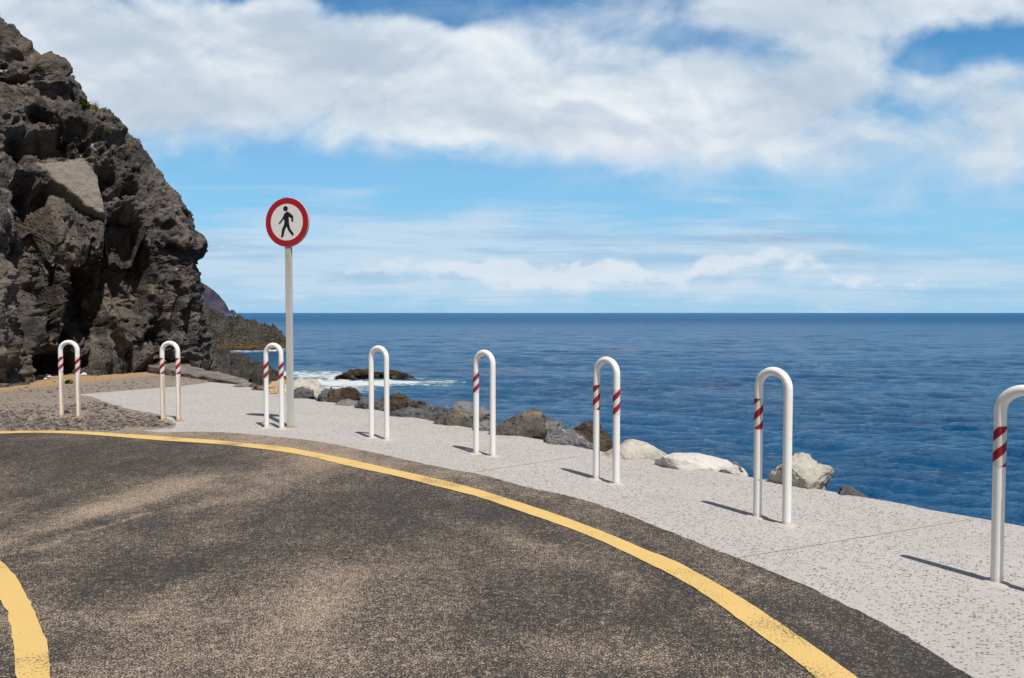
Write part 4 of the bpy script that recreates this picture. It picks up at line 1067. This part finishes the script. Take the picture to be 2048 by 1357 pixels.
def litter(px_, py_, w_, h_, mat, label, seed, name='litter'):
    g_ = grd(px_, py_); rs = np.random.RandomState(seed); nx, ny = 9, 7
    V = []; 
    for j in range(ny):
        for i in range(nx):
            x_ = (i / (nx - 1) - .5) * w_; y_ = (j / (ny - 1) - .5) * w_ * .7
            z_ = h_ * (1 - (abs(x_) / (w_ * .5)) ** 2) * (1 - (abs(y_) / (w_ * .35)) ** 2) + rs.uniform(0, .25) * h_
            V.append((x_ + rs.uniform(-.01, .01), y_ + rs.uniform(-.01, .01), z_))
    o = mesh_obj(name, V, grid_faces(nx, ny).tolist(), mat, smooth=False, loc=(g_.x, g_.y, .01)); tag(o, label, 'litter', 'bits of litter under the cliff')
litter(168, 751, .16, .05, m_lit, 'pale blue plastic scrap at the cliff foot right of the leftmost bollard', 1)
litter(95, 755, .16, .05, m_lit, 'pale blue plastic bag in the hollow left of the leftmost bollard', 2)
litter(91, 760, .07, .03, m_lit2, 'crumpled white paper just in front of the blue plastic bag', 3)
litter(34, 762, .09, .03, m_lit, 'small bluish scrap, farthest left in the shade of the cliff', 4)
litter(128, 764, .05, .02, m_lit2, 'tiny white scrap near the green tuft', 5)

def leaf_mat(name, c1, c2):
    m, N, bs, co = new_mat(name, .6, .3); N.l.new(N.mix(N.ss(N.noise(co, 14, 3, .6), .35, .65), c1, c2), bs.inputs['Base Color']); return m
M_SUC = leaf_mat('succulent_leaf', (0.07, 0.11, 0.015), (0.18, 0.22, 0.03)); M_DRY = leaf_mat('dry_grass', (0.20, 0.16, 0.06), (0.34, 0.29, 0.14)); M_YG = leaf_mat('yellow_green_leaf', (0.22, 0.22, 0.03), (0.32, 0.28, 0.05))
# find the cliff surface seen at a photo pixel
cp = Pd.reshape(-1, 3); cpx, cpy = proj(cp)
def on_cliff(px_, py_):
    dd = np.hypot(cpx - px_, cpy - py_); near = np.where(dd < 4)[0]
    if len(near) == 0: near = np.array([int(np.argmin(dd))])
    i = near[int(np.argmin(cp[near, 1]))]; return Vector(cp[i])
def plant(px_, py_, kind, size, n, mat, label, seed, name, cat='plant', loc=None):
    rs = np.random.RandomState(seed); L = loc if loc is not None else on_cliff(px_, py_)
    V, Fc = [], []
    for k in range(n):
        az = rs.rand() * 6.283
        if kind == 'grass':
            lean = rs.uniform(.1, .7); Ln = size * rs.uniform(.5, 1.1); wd = size * .03; bx, by = rs.normal(size=2) * size * .12; segs = 4
        elif kind == 'twig':
            lean = rs.uniform(.2, .9); Ln = size * rs.uniform(.6, 1.1); wd = size * .012; bx, by = rs.normal(size=2) * size * .1; segs = 4
        else:
            lean = rs.uniform(.2, 1.3); Ln = size * rs.uniform(.25, .5); wd = size * .10; bx, by = np.clip(rs.normal(size=2), -1.3, 1.3) * size * .22; segs = 4
        bz = 0 if kind != 'leaf' else rs.rand() * size * .35
        dx, dy = math.cos(az), math.sin(az); b0 = len(V)
        for j in range(segs + 1):
            t = j / segs; out_ = lean * Ln * t * (.4 + .6 * t); up_ = Ln * t * (1 - .35 * lean * t)
            w_ = wd * (math.sin(math.pi * min(.98, t * .85 + .12)) if kind == 'leaf' else (1 - t) + .05)
            cx_, cy_, cz_ = bx + dx * out_, by + dy * out_, bz + up_
            V.append((cx_ - dy * w_, cy_ + dx * w_, cz_)); V.append((cx_ + dy * w_, cy_ - dx * w_, cz_))
        for j in range(segs): q = b0 + 2 * j; Fc.append((q, q + 1, q + 3, q + 2))
    o = mesh_obj(name, V, Fc, mat, smooth=False, loc=L - Vector((0, .0, .03))); tag(o, label, cat); return o
plant(166, 206, 'leaf', .26, 120, M_SUC, 'green succulent clump on the cliff skyline', 1, 'succulent')
plant(176, 213, 'leaf', .22, 90, M_SUC, 'second green succulent, just right of the skyline clump', 9, 'succulent')
plant(190, 222, 'grass', .34, 70, M_DRY, 'dry grass tuft beside the succulents on the skyline', 2, 'grass_tuft')
plant(82, 140, 'leaf', .17, 60, M_SUC, 'small green succulent in a crack high on the cliff', 3, 'succulent')
plant(88, 147, 'leaf', .14, 40, M_SUC, 'tiny green shoot just below the small succulent in the crack', 13, 'succulent')
plant(220, 266, 'leaf', .15, 40, M_YG, 'yellow green plant on the slope below the skyline', 4, 'succulent')
plant(205, 232, 'grass', .16, 30, M_DRY, 'short dry grass right of the skyline tuft', 5, 'grass_tuft')
plant(263, 290, 'grass', .18, 30, M_DRY, 'thin dry tuft near the cliff edge, lowest of the grasses', 6, 'grass_tuft')
plant(38, 72, 'twig', .24, 16, M_DRY, 'bare dry twigs at the very top of the cliff', 7, 'dry_weed')
plant(66, 100, 'grass', .10, 20, M_DRY, 'small dry tuft on the ridge below the twigs', 8, 'grass_tuft')
plant(0, 0, 'leaf', .16, 110, leaf_mat('ground_moss', (0.08, 0.08, 0.02), (0.16, 0.15, 0.04)), 'low green tuft on the sand between the legs of the leftmost bollard', 10, 'ground_weed', loc=grd(138, 768) + Vector((0, 0, .02)))
